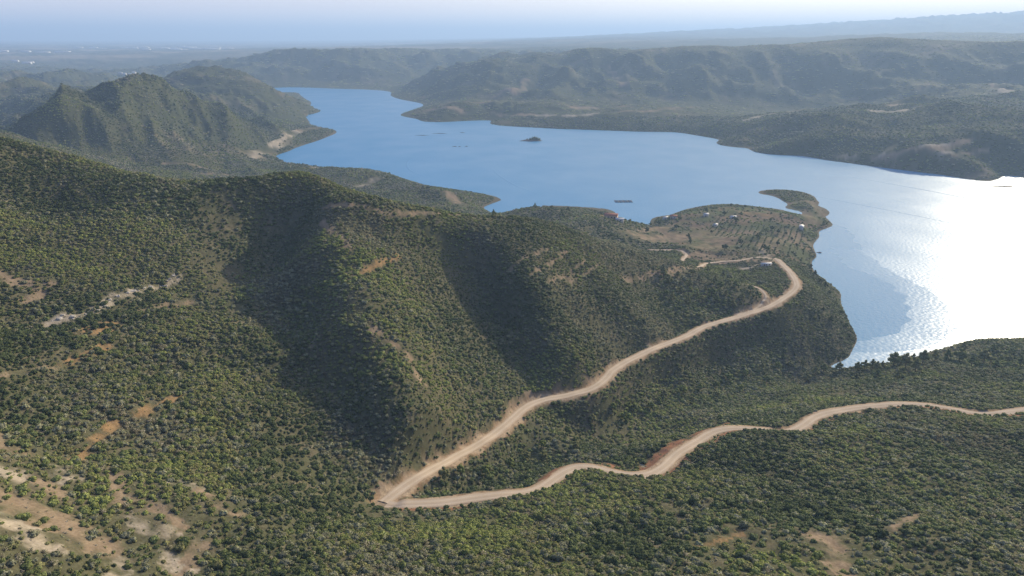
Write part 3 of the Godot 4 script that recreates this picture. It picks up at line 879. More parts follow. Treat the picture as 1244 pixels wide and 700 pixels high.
func gable_wall(w: float, d: float, h: float, rise: float) -> ArrayMesh:
	var st := SurfaceTool.new()
	st.begin(Mesh.PRIMITIVE_TRIANGLES)
	var x := w / 2
	var z := d / 2
	var prof := [Vector2(-z, -2.0), Vector2(z, -2.0), Vector2(z, h), Vector2(0, h + rise), Vector2(-z, h)]
	for k in 5:
		var a: Vector2 = prof[k]
		var b: Vector2 = prof[(k + 1) % 5]
		for v in [Vector3(-x, a.y, a.x), Vector3(x, b.y, b.x), Vector3(-x, b.y, b.x), Vector3(-x, a.y, a.x), Vector3(x, a.y, a.x), Vector3(x, b.y, b.x)]:
			st.add_vertex(v)
	for s in [-x, x]:
		for t in [[0, 1, 2], [0, 2, 4], [2, 3, 4]]:
			for k in (t if s < 0 else [t[0], t[2], t[1]]):
				st.add_vertex(Vector3(s, prof[k].y, prof[k].x))
	st.generate_normals()
	return st.commit()

func house(called: String, x: float, z: float, turn: float, w: float, d: float, h: float, rise: float, wall: Material, roof: Material, label: String, group := "", windows := 2) -> Node3D:
	var o := thing(called, Vector3(x, ground(x, z) + 0.3, z), turn)
	tag(o, label, "house" if called.contains("house") else "building", group)
	mesh_node("wall", gable_wall(w, d, h, rise), wall, o)
	mesh_node("roof", gable(w, d, h, rise, 0.5), roof, o)
	for k in windows:
		var wx := lerpf(-w / 2, w / 2, (k + 1.0) / (windows + 1.0)) + 0.6
		mesh_node("window", box(Vector3(wx, h * 0.4, d / 2 - 0.1), Vector3(wx + minf(1.2, w * 0.12), h * 0.75, d / 2 + 0.06)), M.dark_glass, o)
	var dx := -w * 0.32
	mesh_node("door", box(Vector3(dx, -0.2, d / 2 - 0.1), Vector3(dx + minf(1.3, w * 0.16), minf(2.1, h * 0.8), d / 2 + 0.08)), M.wood, o)
	return o

func build_buildings() -> void:
	house("farmhouse", 118.0, -822.0, -0.3, 15.0, 9.0, 5.2, 1.8, M.tan_wall, M.roof_red, "tan farmhouse with a red roof on the wooded knoll above the lake", "", 3)
	house("white_annexe_house", 127.0, -812.0, -0.2, 9.0, 6.0, 3.2, 1.0, M.white_wall, M.roof_pale, "low white annexe just below the tan farmhouse on the knoll", "", 1)
	house("white_cottage_house", 253.7, -905.0, 0.25, 6.0, 4.5, 2.8, 1.0, M.white_wall, M.roof_pale, "small white cottage at the far edge of the dark green field on the headland", "houses on the headland")
	house("white_cottage_house", 286.0, -894.0, 0.1, 7.5, 4.5, 2.8, 1.0, M.white_wall, M.roof_pale, "white house beside dark trees in the middle of the headland's far shore", "houses on the headland")
	house("white_hut_house", 251.0, -850.0, 0.5, 5.0, 4.0, 2.6, 0.8, M.white_wall, M.roof_pale, "white hut beside a single dark tree on the bare brown headland", "houses on the headland", 1)
	house("storage_shed", 358.0, -850.0, 1.15, 12.0, 4.5, 2.8, 0.8, M.white_wall, M.roof_pale, "long white shed at the right end of the orchard, above the lake cliff", "", 3)
	house("shore_cottage_house", 213.0, -911.0, -0.2, 9.0, 6.0, 3.0, 1.1, M.white_wall, M.roof_red, "small white cottage with red roof by the water at the headland's left shore", "houses on the headland", 1)
	house("shore_hut_house", 203.0, -914.0, 0.3, 6.0, 4.5, 2.6, 0.8, M.white_wall, M.roof_pale, "smallest white hut right at the headland's left shoreline", "houses on the headland", 1)
	house("roadside_shed", 228.0, -606.0, 0.15, 9.0, 3.2, 2.0, 0.5, M.white_wall, M.roof_pale, "low pale shed on the brown field inside the upper road's last bend", "", 2)
	# white works and greenhouses far off on the plain
	var rows := [[-7400.0, -8700.0, 4, 190.0], [-5600.0, -9600.0, 5, 170.0], [-5050.0, -7400.0, 4, 150.0], [-4900.0, -9700.0, 5, 180.0], [-4050.0, -8300.0, 4, 160.0], [-4900.0, -10900.0, 2, 200.0], [-3850.0, -8800.0, 3, 170.0], [-3720.0, -5050.0, 5, 60.0]]
	var where := ["at the far left edge of the plain", "in the long white strip above the dark summit", "in the lower white strip left of the summit", "in the long white strip right of the summit", "in the lower white strip right of the summit", "in the small group nearest the horizon", "in the white strip above the second hill", "of the pale village at the left edge"]
	var order := ["first", "second", "third", "fourth", "fifth"]
	for i in rows.size():
		var row: Array = rows[i]
		var x: float = row[0]
		for k in int(row[2]):
			var w: float = row[3] * rng.randf_range(0.55, 1.0)
			var z: float = row[1] + rng.randf_range(-160, 160)
			house("white_warehouse", x + w / 2, z, rng.randf_range(-0.12, 0.12), w, w * 0.4, rng.randf_range(7, 12), 3.0, M.shed_white, M.roof_pale, "white warehouse %s, %s from the left" % [where[i], order[k]], "white works on the hazy plain", 0)
			x += w + rng.randf_range(20, 130)
	# hamlet beyond the wooded hill
	var spots := [[-2040.0, -3850.0], [-2012.0, -3836.0], [-1985.0, -3842.0], [-1956.0, -3818.0], [-1925.0, -3806.0], [-1990.0, -3890.0], [-1935.0, -3860.0]]
	for i in spots.size():
		house("hamlet_house", spots[i][0], spots[i][1], rng.randf_range(-0.5, 0.5), rng.randf_range(14, 24), 11.0, rng.randf_range(6, 10), 2.5, M.white_wall, M.roof_pale, "tiny pale house of the hamlet beyond the summit, number %s from its left" % ["one", "two", "four", "six", "seven", "three", "five"][i], "hamlet beyond the summit", 0)

# ------------------------------------------------------------------ on the lake
func rock_mesh(sd: int, flat: float) -> ArrayMesh:
	var n := FastNoiseLite.new()
	n.seed = sd
	n.frequency = 0.9
	var st := SurfaceTool.new()
	st.begin(Mesh.PRIMITIVE_TRIANGLES)
	var rings := 6
	var segs := 9
	for i in rings + 1:
		var a := PI * i / rings
		for j in segs:
			var b := TAU * j / segs
			var p := Vector3(sin(a) * cos(b), cos(a), sin(a) * sin(b))
			p = p.sign() * Vector3(pow(absf(p.x), 0.7), pow(absf(p.y), 0.7), pow(absf(p.z), 0.7))
			p *= 0.8 + 0.45 * n.get_noise_3dv(p * 1.4)
			st.set_smooth_group(-1)
			st.add_vertex(p * Vector3(1, flat, 1))
	for i in rings:
		for j in segs:
			var a := i * segs + j
			var b := i * segs + (j + 1) % segs
			for v in [a, b, a + segs, b, b + segs, a + segs]:
				st.add_index(v)
	st.deindex()
	st.generate_normals()
	return st.commit()

func island_mesh(rx: float, rz: float, top: float, sd: int) -> ArrayMesh:
	var n := FastNoiseLite.new()
	n.seed = sd
	n.frequency = 0.06
	var st := SurfaceTool.new()
	st.begin(Mesh.PRIMITIVE_TRIANGLES)
	var rings := 7
	var segs := 28
	for i in rings + 1:
		var t := float(i) / rings
		for j in segs:
			var b := TAU * j / segs
			var e := 1.0 + 0.55 * n.get_noise_2d(cos(b) * 14.0, sin(b) * 14.0)
			var p := Vector3(cos(b) * rx * t * e, 0, sin(b) * rz * t * e)
			p.y = top * (1.0 - t * t) * (1.0 + 0.6 * n.get_noise_2d(p.x * 3, p.z * 3)) - 0.8 * t
			st.add_vertex(p)
	for i in rings:
		for j in segs:
			var a := i * segs + j
			var b := i * segs + (j + 1) % segs
			for v in [a, a + segs, b, b, a + segs, b + segs]:
				st.add_index(v)
	st.generate_normals()
	return st.commit()

func build_lake_things() -> void:
	var isl := thing("wooded_island", Vector3(44, 0, -1698))
	tag(isl, "small wooded island alone in the middle of the lake", "island")
	mesh_node("shore", island_mesh(31, 13, 3.5, 3), M.dark_rock, isl)
	var crown := leaf_mesh(77, [[Vector3(6, 3.2, 0), 6.0], [Vector3(14, 3.4, 1), 5.4], [Vector3(0, 2.5, 2), 4.6], [Vector3(20, 2.2, 0), 4.2], [Vector3(-8, 1.6, 0), 3.2], [Vector3(10, 5.0, -2), 5.0]], 420, 0.9)
	mesh_node("crown", crown, tone_mat(2), isl)
	var bars := [[-129.0, -1604.0, 8.0, 3.4, "dark rocky islet left of the wooded island, leftmost and largest of three"], [-117.0, -1602.0, 5.0, 2.4, "small rock between the dark islets left of the wooded island"], [-103.0, -1606.0, 6.0, 2.8, "rightmost of the three dark islets left of the wooded island"],
		[-225.0, -1795.0, 26.0, 3.0, "low gravel bar, left piece of the thin line below the far headland"], [-185.0, -1832.0, 30.0, 3.0, "low gravel bar, right piece of the thin line below the far headland"], [-128.0, -1850.0, 10.0, 2.6, "short gravel bar standing apart to the right of the thin line"],
		[349.0, -771.0, 4.5, 2.4, "dark rock in the calm water beside the headland cliff"], [340.0, -762.0, 2.6, 1.6, "smaller dark rock nearest the headland cliff"], [806.0, -1150.0, 26.0, 7.0, "dark low islet in the dazzling water off the right headland"]]
	for b in bars:
		var o := mesh_node("islet", island_mesh(b[2], b[3], 1.1, int(b[2] * 10)), M.dark_rock)
		o.position = Vector3(b[0], 0, b[1])
		tag(o, b[4], "islet", "islets and bars in the lake")
	# moored fish cages
	var f := thing("fish_cage_raft", Vector3(156, 0, -1040), 0.05)
	tag(f, "dark raft of square fish cages floating off the farmhouse knoll", "raft")
	for k in 4:
		for s in 2:
			var cage := thing_part("cage", Vector3(k * 6.6, 0, s * 6.6), f)
			for e in [[Vector3(-3, -0.3, -3), Vector3(3, 0.55, -2.3)], [Vector3(-3, -0.3, 2.3), Vector3(3, 0.55, 3)], [Vector3(-3, -0.3, -2.3), Vector3(-2.3, 0.55, 2.3)], [Vector3(2.3, -0.3, -2.3), Vector3(3, 0.55, 2.3)]]:
				mesh_node("float", box(e[0], e[1]), M.float, cage)
			for px in [-2.6, 2.6]:
				mesh_node("post", box(Vector3(px - 0.07, 0.5, -2.7), Vector3(px + 0.07, 1.6, -2.56)), M.plank, cage)
	# smooth water in the lee of the headland, where the breeze does not ruffle it
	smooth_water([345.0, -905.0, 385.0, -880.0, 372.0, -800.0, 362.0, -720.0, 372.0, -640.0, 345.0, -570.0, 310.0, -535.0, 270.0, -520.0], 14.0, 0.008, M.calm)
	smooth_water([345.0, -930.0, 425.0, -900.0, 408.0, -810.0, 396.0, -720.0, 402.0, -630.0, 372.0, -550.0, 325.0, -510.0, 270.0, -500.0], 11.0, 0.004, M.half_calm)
	# wakes left by boats: long low swells
	wake([[505.0, -1355.0], [585.0, -1250.0], [640.0, -1160.0], [690.0, -1070.0], [735.0, -960.0], [770.0, -850.0]], "long dark boat wake curving across the dazzling right side of the lake")
	wake([[520.0, -1330.0], [605.0, -1220.0], [668.0, -1110.0], [712.0, -1000.0], [750.0, -880.0]], "second boat wake just inside the long curved one on the right")
	wake([[430.0, -1130.0], [500.0, -1030.0], [560.0, -940.0], [610.0, -850.0]], "short faint boat wake nearest the headland on the bright water")
	wake([[-40.0, -1330.0], [-20.0, -1240.0], [10.0, -1150.0], [48.0, -1080.0]], "pale wake trailing towards the farmhouse knoll in the blue water")
	wake([[-190.0, -1500.0], [-205.0, -1400.0], [-190.0, -1310.0], [-150.0, -1230.0]], "thin curved wake in the blue water off the left shore")

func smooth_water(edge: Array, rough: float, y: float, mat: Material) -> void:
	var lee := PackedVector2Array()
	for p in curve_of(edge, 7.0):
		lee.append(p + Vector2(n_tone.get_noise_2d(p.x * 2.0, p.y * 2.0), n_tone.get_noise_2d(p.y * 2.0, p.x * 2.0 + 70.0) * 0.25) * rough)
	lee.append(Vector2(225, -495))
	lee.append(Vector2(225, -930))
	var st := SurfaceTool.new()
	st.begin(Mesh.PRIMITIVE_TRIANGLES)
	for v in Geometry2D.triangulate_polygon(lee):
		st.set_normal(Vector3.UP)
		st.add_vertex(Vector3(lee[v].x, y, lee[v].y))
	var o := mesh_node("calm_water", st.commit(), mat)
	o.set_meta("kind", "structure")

func thing_part(called: String, at: Vector3, parent: Node3D) -> Node3D:
	var o := Node3D.new()
	o.name = called
	parent.add_child(o, true)
	o.position = at
	return o

func wake(path: Array, label: String) -> void:
	var flat := []
	for p in path:
		flat.append(p[0])
		flat.append(p[1])
	var pts := curve_of(flat, 5.0)
	var st := SurfaceTool.new()
	st.begin(Mesh.PRIMITIVE_TRIANGLES)
	var prof := [[-2.6, -0.05], [-1.6, 0.08], [-0.7, 0.30], [0.0, 0.40], [0.7, 0.30], [1.6, 0.08], [2.6, -0.05]]
	for k in pts.size():
		var dir := (pts[mini(k + 1, pts.size() - 1)] - pts[maxi(k - 1, 0)]).normalized()
		var side := Vector2(-dir.y, dir.x)
		var t := float(k) / (pts.size() - 1)
		var big := sin(PI * clampf(t, 0.02, 0.98)) * (0.8 + 0.4 * n_tone.get_noise_1d(k * 3.0))
		for c in prof:
			var p := pts[k] + side * float(c[0])
			st.add_vertex(Vector3(p.x, 0.004 + c[1] * big, p.y))
	var n := prof.size()
	for k in pts.size() - 1:
		for c in n - 1:
			var a := k * n + c
			for v in [a, a + 1, a + n, a + 1, a + n + 1, a + n]:
				st.add_index(v)
	st.generate_normals()
	var o := mesh_node("boat_wake", st.commit(), M.water)
	tag(o, label, "wake", "boat wakes on the lake")

# ------------------------------------------------------------------ rocks on the left hillside
func build_rocks() -> void:
	var shapes := [rock_mesh(1, 0.6), rock_mesh(2, 0.5), rock_mesh(3, 0.7), rock_mesh(4, 0.45)]
	var c := Vector2(ROCKS[24], ROCKS[25])
	var o := thing("rock_ledge", Vector3(c.x, ground(c.x, c.y), c.y))
	tag(o, "broken ledge of white rocks running across the left hillside", "rocks")
	for i in ROCKS.size() / 2:
		for k in 2:
			var x: float = ROCKS[i * 2] + rng.randf_range(-1.6, 1.6)
			var z: float = ROCKS[i * 2 + 1] + rng.randf_range(-1.6, 1.6)
			var b := mesh_node("rock", shapes[(i + k) % 4], M.rock, o)
			b.position = spot(x, z, 0.15) - o.position
			var s := rng.randf_range(0.5, 1.35) * (1.0 if k == 0 else 0.6)
			b.scale = Vector3(s * 1.4, s, s)
			b.rotation = Vector3(rng.randf_range(-0.2, 0.2), rng.randf() * TAU, rng.randf_range(-0.2, 0.2))

# ------------------------------------------------------------------ plants
const TONES := [Color(0.152, 0.176, 0.066), Color(0.212, 0.205, 0.090), Color(0.088, 0.110, 0.048), Color(0.215, 0.215, 0.140), Color(0.215, 0.238, 0.078), Color(0.290, 0.262, 0.215)]
const TONE_WORDS := ["mid green", "olive", "dark green", "grey-green", "bright yellow-green", "dry grey-brown"]
var tone_mats := {}

func tone_mat(k: int) -> StandardMaterial3D:
	if not tone_mats.has(k):
		var m: StandardMaterial3D = M.foliage.duplicate()
		var t: Color = TONES[k]
		m.albedo_color = t.linear_to_srgb()
		tone_mats[k] = m
	return tone_mats[k]

func leaf_mesh(sd: int, lobes: Array, leaves: int, size: float, core := true) -> ArrayMesh:
	# leaf tufts over a few lobes; vertex colours vary leaf by leaf
	var g := RandomNumberGenerator.new()
	g.seed = sd
	var pos := PackedVector3Array()
	var nor := PackedVector3Array()
	var col := PackedColorArray()
	if core:
		for l in lobes:
			var c: Vector3 = l[0]
			var r: float = l[1]
			var ring := []
			for i in 4:
				var row := []
				for j in 7:
					var a := PI * (0.08 + 0.62 * i / 3.0)
					var b := TAU * (j + 0.5 * (i % 2)) / 7.0
					row.append(c + Vector3(sin(a) * cos(b), cos(a), sin(a) * sin(b)) * r * g.randf_range(0.66, 0.92))
				ring.append(row)
			for i in 3:
				for j in 7:
					var q := [ring[i][j], ring[i + 1][j], ring[i][(j + 1) % 7], ring[i][(j + 1) % 7], ring[i + 1][j], ring[i + 1][(j + 1) % 7]]
					var shade := g.randf_range(0.75, 1.1)
					for p in q:
						pos.append(p)
						nor.append((p - c).normalized())
						col.append(Color(shade, shade, shade))
			for j in 7:
				for p in [ring[0][j], ring[0][(j + 1) % 7], ring[0][(j + 3) % 7]]:
					pos.append(p)
					nor.append(Vector3.UP)
					col.append(Color(0.95, 0.95, 0.95))
	for k in leaves:
		var l: Array = lobes[g.randi() % lobes.size()]
		var c: Vector3 = l[0]
		var r: float = l[1]
		var d := Vector3(g.randfn(), g.randfn() * 0.9 + 0.35, g.randfn()).normalized()
		if d.y < -0.45:
			d.y = -d.y
		var p := c + d * r * g.randf_range(0.78, 1.12)
		if p.y < 0.02:
			p.y = 0.02
		var n := (d + Vector3(g.randfn(), g.randfn(), g.randfn()) * 0.55).normalized()
		var t := n.cross(Vector3(g.randfn(), g.randfn(), g.randfn())).normalized()
		var b := n.cross(t)
		var s := size * g.randf_range(0.6, 1.3)
		var tint := g.randf_range(0.7, 1.3)
		var cc := Color(tint * g.randf_range(0.93, 1.1), tint, tint * g.randf_range(0.85, 1.1))
		var sn := (n * 0.5 + d * 0.7 + Vector3(0, 0.15, 0)).normalized()
		for v in [p - t * s, p + b * s * 0.6, p + t * s, p - t * s, p + t * s, p - b * s * 0.6 + n * s * 0.25]:
			pos.append(v)
			nor.append(sn)
			col.append(cc)
	var arr := []
	arr.resize(Mesh.ARRAY_MAX)
	arr[Mesh.ARRAY_VERTEX] = pos
	arr[Mesh.ARRAY_NORMAL] = nor
	arr[Mesh.ARRAY_COLOR] = col
	var m := ArrayMesh.new()
	m.add_surface_from_arrays(Mesh.PRIMITIVE_TRIANGLES, arr)
	return m

func stick(st: SurfaceTool, a: Vector3, b: Vector3, ra: float, rb: float, sides := 5) -> void:
	var d := (b - a).normalized()
	var u := d.cross(Vector3(0.31, 0.2, 0.9)).normalized()
	var v := d.cross(u)
	for k in sides:
		var a0 := TAU * k / sides
		var a1 := TAU * (k + 1) / sides
		var o0 := u * cos(a0) + v * sin(a0)
		var o1 := u * cos(a1) + v * sin(a1)
		for p in [a + o0 * ra, b + o0 * rb, a + o1 * ra, a + o1 * ra, b + o0 * rb, b + o1 * rb]:
			st.add_vertex(p)

func sticks(list: Array) -> ArrayMesh:
	var st := SurfaceTool.new()
	st.begin(Mesh.PRIMITIVE_TRIANGLES)
	for s in list:
		stick(st, s[0], s[1], s[2], s[3])
	st.generate_normals()
	return st.commit()

func bush_lobes(sd: int, n: int) -> Array:
	var g := RandomNumberGenerator.new()
	g.seed = sd
	var out := [[Vector3(0, 0.45, 0), 0.62]]
	for k in n:
		var a := TAU * k / n + g.randf_range(-0.4, 0.4)
		var d := g.randf_range(0.35, 0.62)
		out.append([Vector3(cos(a) * d, g.randf_range(0.22, 0.62), sin(a) * d), g.randf_range(0.3, 0.48)])
	return out

func tree_kind(sd: int, pine: bool) -> Array:  # [crown, trunk], height about 1
	var g := RandomNumberGenerator.new()
	g.seed = sd
	var lobes := []
	var limbs := []
	var lean := Vector3(g.randf_range(-0.05, 0.05), 0, g.randf_range(-0.05, 0.05))
	limbs.append([Vector3(0, -0.06, 0), Vector3(0, 0.45, 0) + lean, 0.035, 0.024])
	limbs.append([Vector3(0, 0.45, 0) + lean, Vector3(0, 0.9, 0) + lean * 2, 0.024, 0.006])
	var n := 8 if pine else 9
	for k in n:
		var t := float(k) / n
		var a := k * 2.4 + g.randf_range(-0.4, 0.4)
		var y := lerpf(0.34, 0.86, t) if pine else g.randf_range(0.38, 0.8)
		var reach := (0.24 * (1.15 - t) if pine else 0.24) * g.randf_range(0.7, 1.2)
		var c := Vector3(cos(a) * reach, y, sin(a) * reach) + lean * y
		lobes.append([c, (lerpf(0.17, 0.09, t) if pine else g.randf_range(0.13, 0.19))])
		limbs.append([Vector3(0, y - 0.12, 0) + lean * y, c, 0.014, 0.004])
	lobes.append([Vector3(0, 0.9, 0) + lean * 2, 0.08 if pine else 0.14])
	return [leaf_mesh(sd + 500, lobes, 520, 0.035), sticks(limbs)]

func plant_tree(kind: Array, at: Vector3, h: float, wide: float, tone: int, turn: float, label: String, group: String, called: String) -> void:
	var o := thing(called, at, turn)
	tag(o, label, "tree", group)
	var c := mesh_node("crown", kind[0], tone_mat(tone), o)
	var t := mesh_node("trunk", kind[1], M.bark, o)
	c.scale = Vector3(h * wide, h, h * wide)
	t.scale = c.scale

const ORD := ["first", "second", "third", "fourth", "fifth", "sixth", "seventh", "eighth", "ninth", "tenth", "eleventh", "twelfth", "thirteenth", "fourteenth", "fifteenth", "sixteenth", "seventeenth", "eighteenth", "nineteenth", "twentieth", "twenty-first", "twenty-second", "twenty-third", "twenty-fourth", "twenty-fifth", "twenty-sixth", "twenty-seventh", "twenty-eighth", "twenty-ninth", "thirtieth", "thirty-first", "thirty-second", "thirty-third", "thirty-fourth", "thirty-fifth", "thirty-sixth", "thirty-seventh", "thirty-eighth", "thirty-ninth", "fortieth"]

func build_trees() -> void:
	var kinds := [tree_kind(1, true), tree_kind(2, true), tree_kind(3, false), tree_kind(4, false), tree_kind(5, false)]
	grove(INLET_TREES, kinds, 6.5, 11.0, [1, 0, 0, 1], "pine_tree", "pine on the bank below the inlet, %s of them counted from the left", "pines on the near bank of the inlet", [0, 1, 2])
	grove(VALLEY_TREES, kinds, 3.6, 6.5, [0, 1, 1, 4], "valley_tree", "round tree in the valley between the two roads, %s from the hairpin bend", "trees along the valley between the roads", [2, 3, 4])
	grove(POINT_TREES, kinds, 4.0, 7.0, [2, 2, 0], "headland_tree", "dark tree on the farmed headland, %s from the left", "scattered trees on the headland", [2, 3, 4])
	grove(SLOPE_TREES, kinds, 4.5, 7.5, [1, 0, 1, 3], "slope_tree", "pale pine on the wooded slope inside the upper road's bend, %s from the left", "pines inside the upper road's bend", [0, 1, 3])
	grove(SHORE_TREES, kinds, 4.0, 7.5, [2, 0, 1], "shore_tree", "tree at the lake's near shore, %s from the left", "trees along the near shore", [0, 1, 3])

func grove(spots: Array, kinds: Array, lo: float, hi: float, tones: Array, called: String, label: String, group: String, use: Array) -> void:
	var at := []
	for i in spots.size() / 2:
		at.append(Vector2(spots[i * 2], spots[i * 2 + 1]))
	at.sort_custom(func(a, b): return a.x / -a.y < b.x / -b.y)
	at = at.filter(func(p): return road_at(p.x, p.y) > road_here_w + 3.0 and ground(p.x, p.y) > 0.9)
	for i in at.size():
		var p: Vector2 = at[i]
		var h := rng.randf_range(lo, hi)
		plant_tree(kinds[use[i % use.size()]], spot(p.x, p.y, 0.1), h, rng.randf_range(0.8, 1.25), tones[rng.randi() % tones.size()], rng.randf() * TAU, label % ORD[mini(i, ORD.size() - 1)], group, called)

func pick_tone(x: float, z: float) -> int:
	var a := 1.5 * n_tone.get_noise_2d(x * 0.6 + 300.0, z * 0.6) + rng.randf_range(-0.35, 0.35)
	var b := 1.5 * n_patch.get_noise_2d(x * 2.4, z * 2.4 + 700.0) + rng.randf_range(-0.3, 0.3)
	if rng.randf() < 0.09 or b > 0.5:
		return 5 if rng.randf() < 0.45 else 3
	if a > 0.5:
		return 4
	if a > 0.12:
		return 1 if rng.randf() < 0.6 else 0
	if a > -0.2:
		return 0 if rng.randf() < 0.6 else 3
	return 2

func in_frame(p: Vector3, pad := 0.0) -> bool:
	var d := p - EYE
	var s := sin(deg_to_rad(19.468))
	var c := cos(deg_to_rad(19.468))
	var depth := -d.y * s - d.z * c
	if depth < 1.0:
		return false
	var u := d.x / depth / 0.7233
	var v := (d.y * c - d.z * s) / depth / 0.407
	return absf(u) < 1.0 - pad and absf(v) < 1.0 - pad

func build_scrub() -> void:
	var near_kinds := []
	for k in 5:
		near_kinds.append(leaf_mesh(40 + k, bush_lobes(60 + k, 4 + k % 3), 170, 0.17))
	var dry := dry_mesh(5, 90)
	near_kinds.append(dry)
	var far_kinds := []
	for k in 3:
		far_kinds.append(leaf_mesh(80 + k, bush_lobes(90 + k, 4), 50, 0.26))
	var clump_kinds := []
	for k in 3:
		clump_kinds.append(leaf_mesh(120 + k, [[Vector3(-0.4, 0.15, 0.2), 0.45], [Vector3(0.4, 0.2, -0.1), 0.5], [Vector3(0.0, 0.1, -0.5), 0.4], [Vector3(0.1, 0.15, 0.5), 0.4]], 60, 0.2))
	# nearby hillsides, bush by bush
	var bushes := []
	var step := 1.42
	var z := -70.0
	while z > -700.0:
		var x := z * 0.80 - 20.0
		while x < -z * 0.80 + 20.0:
			var px := x + rng.randf_range(-0.85, 0.85)
			var pz := z + rng.randf_range(-0.85, 0.85)
			x += step
			if base_h(px, pz) < 0.5:
				continue
			var dens := 0.96 + 0.34 * n_tone.get_noise_2d(px * 1.3, pz * 1.3 + 500.0)
			dens -= 0.55 * smoothstep(0.2, 0.5, n_patch.get_noise_2d(px * 2.4 + 900.0, pz * 2.4))
			var s := soil_at(px, pz)
			if s > 0.0:
				dens -= s * 1.3 if soil_kind == 3 else clampf(s * 0.75 + n_fine.get_noise_2d(px * 0.9, pz * 0.9) * 0.6, 0.0, 0.85)
			if rng.randf() > dens:
				continue
			var rd := road_at(px, pz) - road_here_w
			if rd < 1.4 + 1.6 * rng.randf():
				continue
			var y := ground(px, pz)
			if on_point(px, pz, y) and rng.randf() < 0.8:
				continue
			if rd < 5.0 and y > road_here_y + 0.5 and rng.randf() < (0.65 if road_here_w < 2.5 else 0.3):
				continue
			var lush := 1.05 + 0.35 * n_patch.get_noise_2d(px * 3.0 + 40.0, pz * 3.0)
			var r := (0.58 + 0.95 * pow(rng.randf(), 2.2)) * lush
			bushes.append([Vector3(px, y - 0.12 * r, pz), r, pick_tone(px, pz)])
		z -= step
	# the bushes that show largest are things of their own
	var show := []
	for i in bushes.size():
		var b: Array = bushes[i]
		var p: Vector3 = b[0]
		if b[2] != 5 and p.z > -330.0 and in_frame(p, 0.02):
			show.append([b[1] / p.distance_to(EYE), i])
	show.sort_custom(func(a, b): return a[0] > b[0])
	var single := {}
	for k in mini(290, show.size()):
		single[show[k][1]] = true
	single_bushes(bushes, single)
	var where: Array = [[], [], [], [], [], []]
	for i in bushes.size():
		if not single.has(i):
			var b: Array = bushes[i]
			where[5 if b[2] == 5 else i % 5].append(b)
	var low := []
	z = -75.0
	while z > -480.0:
		var x := z * 0.80 - 10.0
		while x < -z * 0.80 + 10.0:
			var px := x + rng.randf_range(-1.0, 1.0)
			var pz := z + rng.randf_range(-1.0, 1.0)
			x += 2.3
			if base_h(px, pz) < 1.2 or rng.randf() < soil_at(px, pz) * 0.5:
				continue
			if road_at(px, pz) < road_here_w + 0.7 + rng.randf():
				continue
			low.append([spot(px, pz, 0.05), rng.randf_range(0.35, 0.75), [3, 5, 1, 3, 0][rng.randi() % 5]])
		z -= 2.3
	scatter("ground_cover", leaf_mesh(150, [[Vector3(0, 0.1, 0), 0.6], [Vector3(0.4, 0.05, 0.3), 0.4], [Vector3(-0.4, 0.05, 0.1), 0.45]], 46, 0.2, false), low, 0.7, null)
	var root := Node3D.new()
	root.name = "scrub"
	root.set_meta("kind", "stuff")
	add_child(root)
	for k in 6:
		scatter("scrub_bushes", near_kinds[k], where[k], 0.85, root)
	# knolls, headland and the right bank, then the far hills in clumps
	var mid: Array = [[], [], []]
	spread(mid, -700.0, -1250.0, -0.84, 0.8, 3.4, 1.1, 2.2, 0.72)
	spread(mid, -1250.0, -2000.0, -0.8, 0.8, 6.0, 1.8, 3.4, 0.72)
	var mroot := Node3D.new()
	mroot.name = "shore_scrub"
	mroot.set_meta("kind", "stuff")
	add_child(mroot)
	for k in 3:
		scatter("scrub_bushes", far_kinds[k], mid[k], 0.85, mroot)
	var far: Array = [[], [], []]
	spread(far, -2000.0, -3200.0, -0.8, 0.8, 14.0, 4.0, 9.0, 0.66)
	spread(far, -3200.0, -5200.0, -0.8, 0.8, 26.0, 7.0, 15.0, 0.6)
	var froot := Node3D.new()
	froot.name = "distant_scrub"
	froot.set_meta("kind", "stuff")
	add_child(froot)
	for k in 3:
		scatter("scrub_clumps", clump_kinds[k], far[k], 0.45, froot)
	# orchard rows on the headland
	var rows: Array = []
	var dir := Vector2(0.42, -0.91)
	var across := Vector2(0.91, 0.42)
	for i in range(-12, 13):
		for j in range(-26, 27):
			var p := Vector2(296, -770) + across * (i * 6.4) + dir * (j * 3.6 + rng.randf_range(-0.5, 0.5))
			var h := ground(p.x, p.y)
			if h > 4.0 and h < 30.0 and p.x > 236.0 and p.x < 372.0 and rng.randf() < 0.86 and n_tone.get_noise_2d(p.x, p.y) > -0.35:
				rows.append([Vector3(p.x, h - 0.1, p.y), rng.randf_range(0.9, 1.5), [2, 0, 3][rng.randi() % 3]])
	scatter("orchard_rows", far_kinds[0], rows, 1.0, null)

func spread(out: Array, z0: float, z1: float, lo: float, hi: float, step: float, r0: float, r1: float, most: float) -> void:
	var z := z0
	var n := 0
	while z > z1:
		var x := -z * lo
		while x < -z * hi:
			var px := x + rng.randf_range(-0.5, 0.5) * step
			var pz := z + rng.randf_range(-0.5, 0.5) * step
			x += step
			if base_h(px, pz) < 0.9:
				continue
			var dens := most + 0.45 * n_tone.get_noise_2d(px * 0.5, pz * 0.5 + 500.0) - soil_at(px, pz)
			if rng.randf() > dens:
				continue
			var y := ground(px, pz)
			if y < 0.7 or on_point(px, pz, y) and y > 5.0 and rng.randf() < 0.75:
				continue
			var r := rng.randf_range(r0, r1)
			out[n % 3].append([Vector3(px, y - 0.2 * r, pz), r, pick_tone(px, pz)])
			n += 1
		z -= step

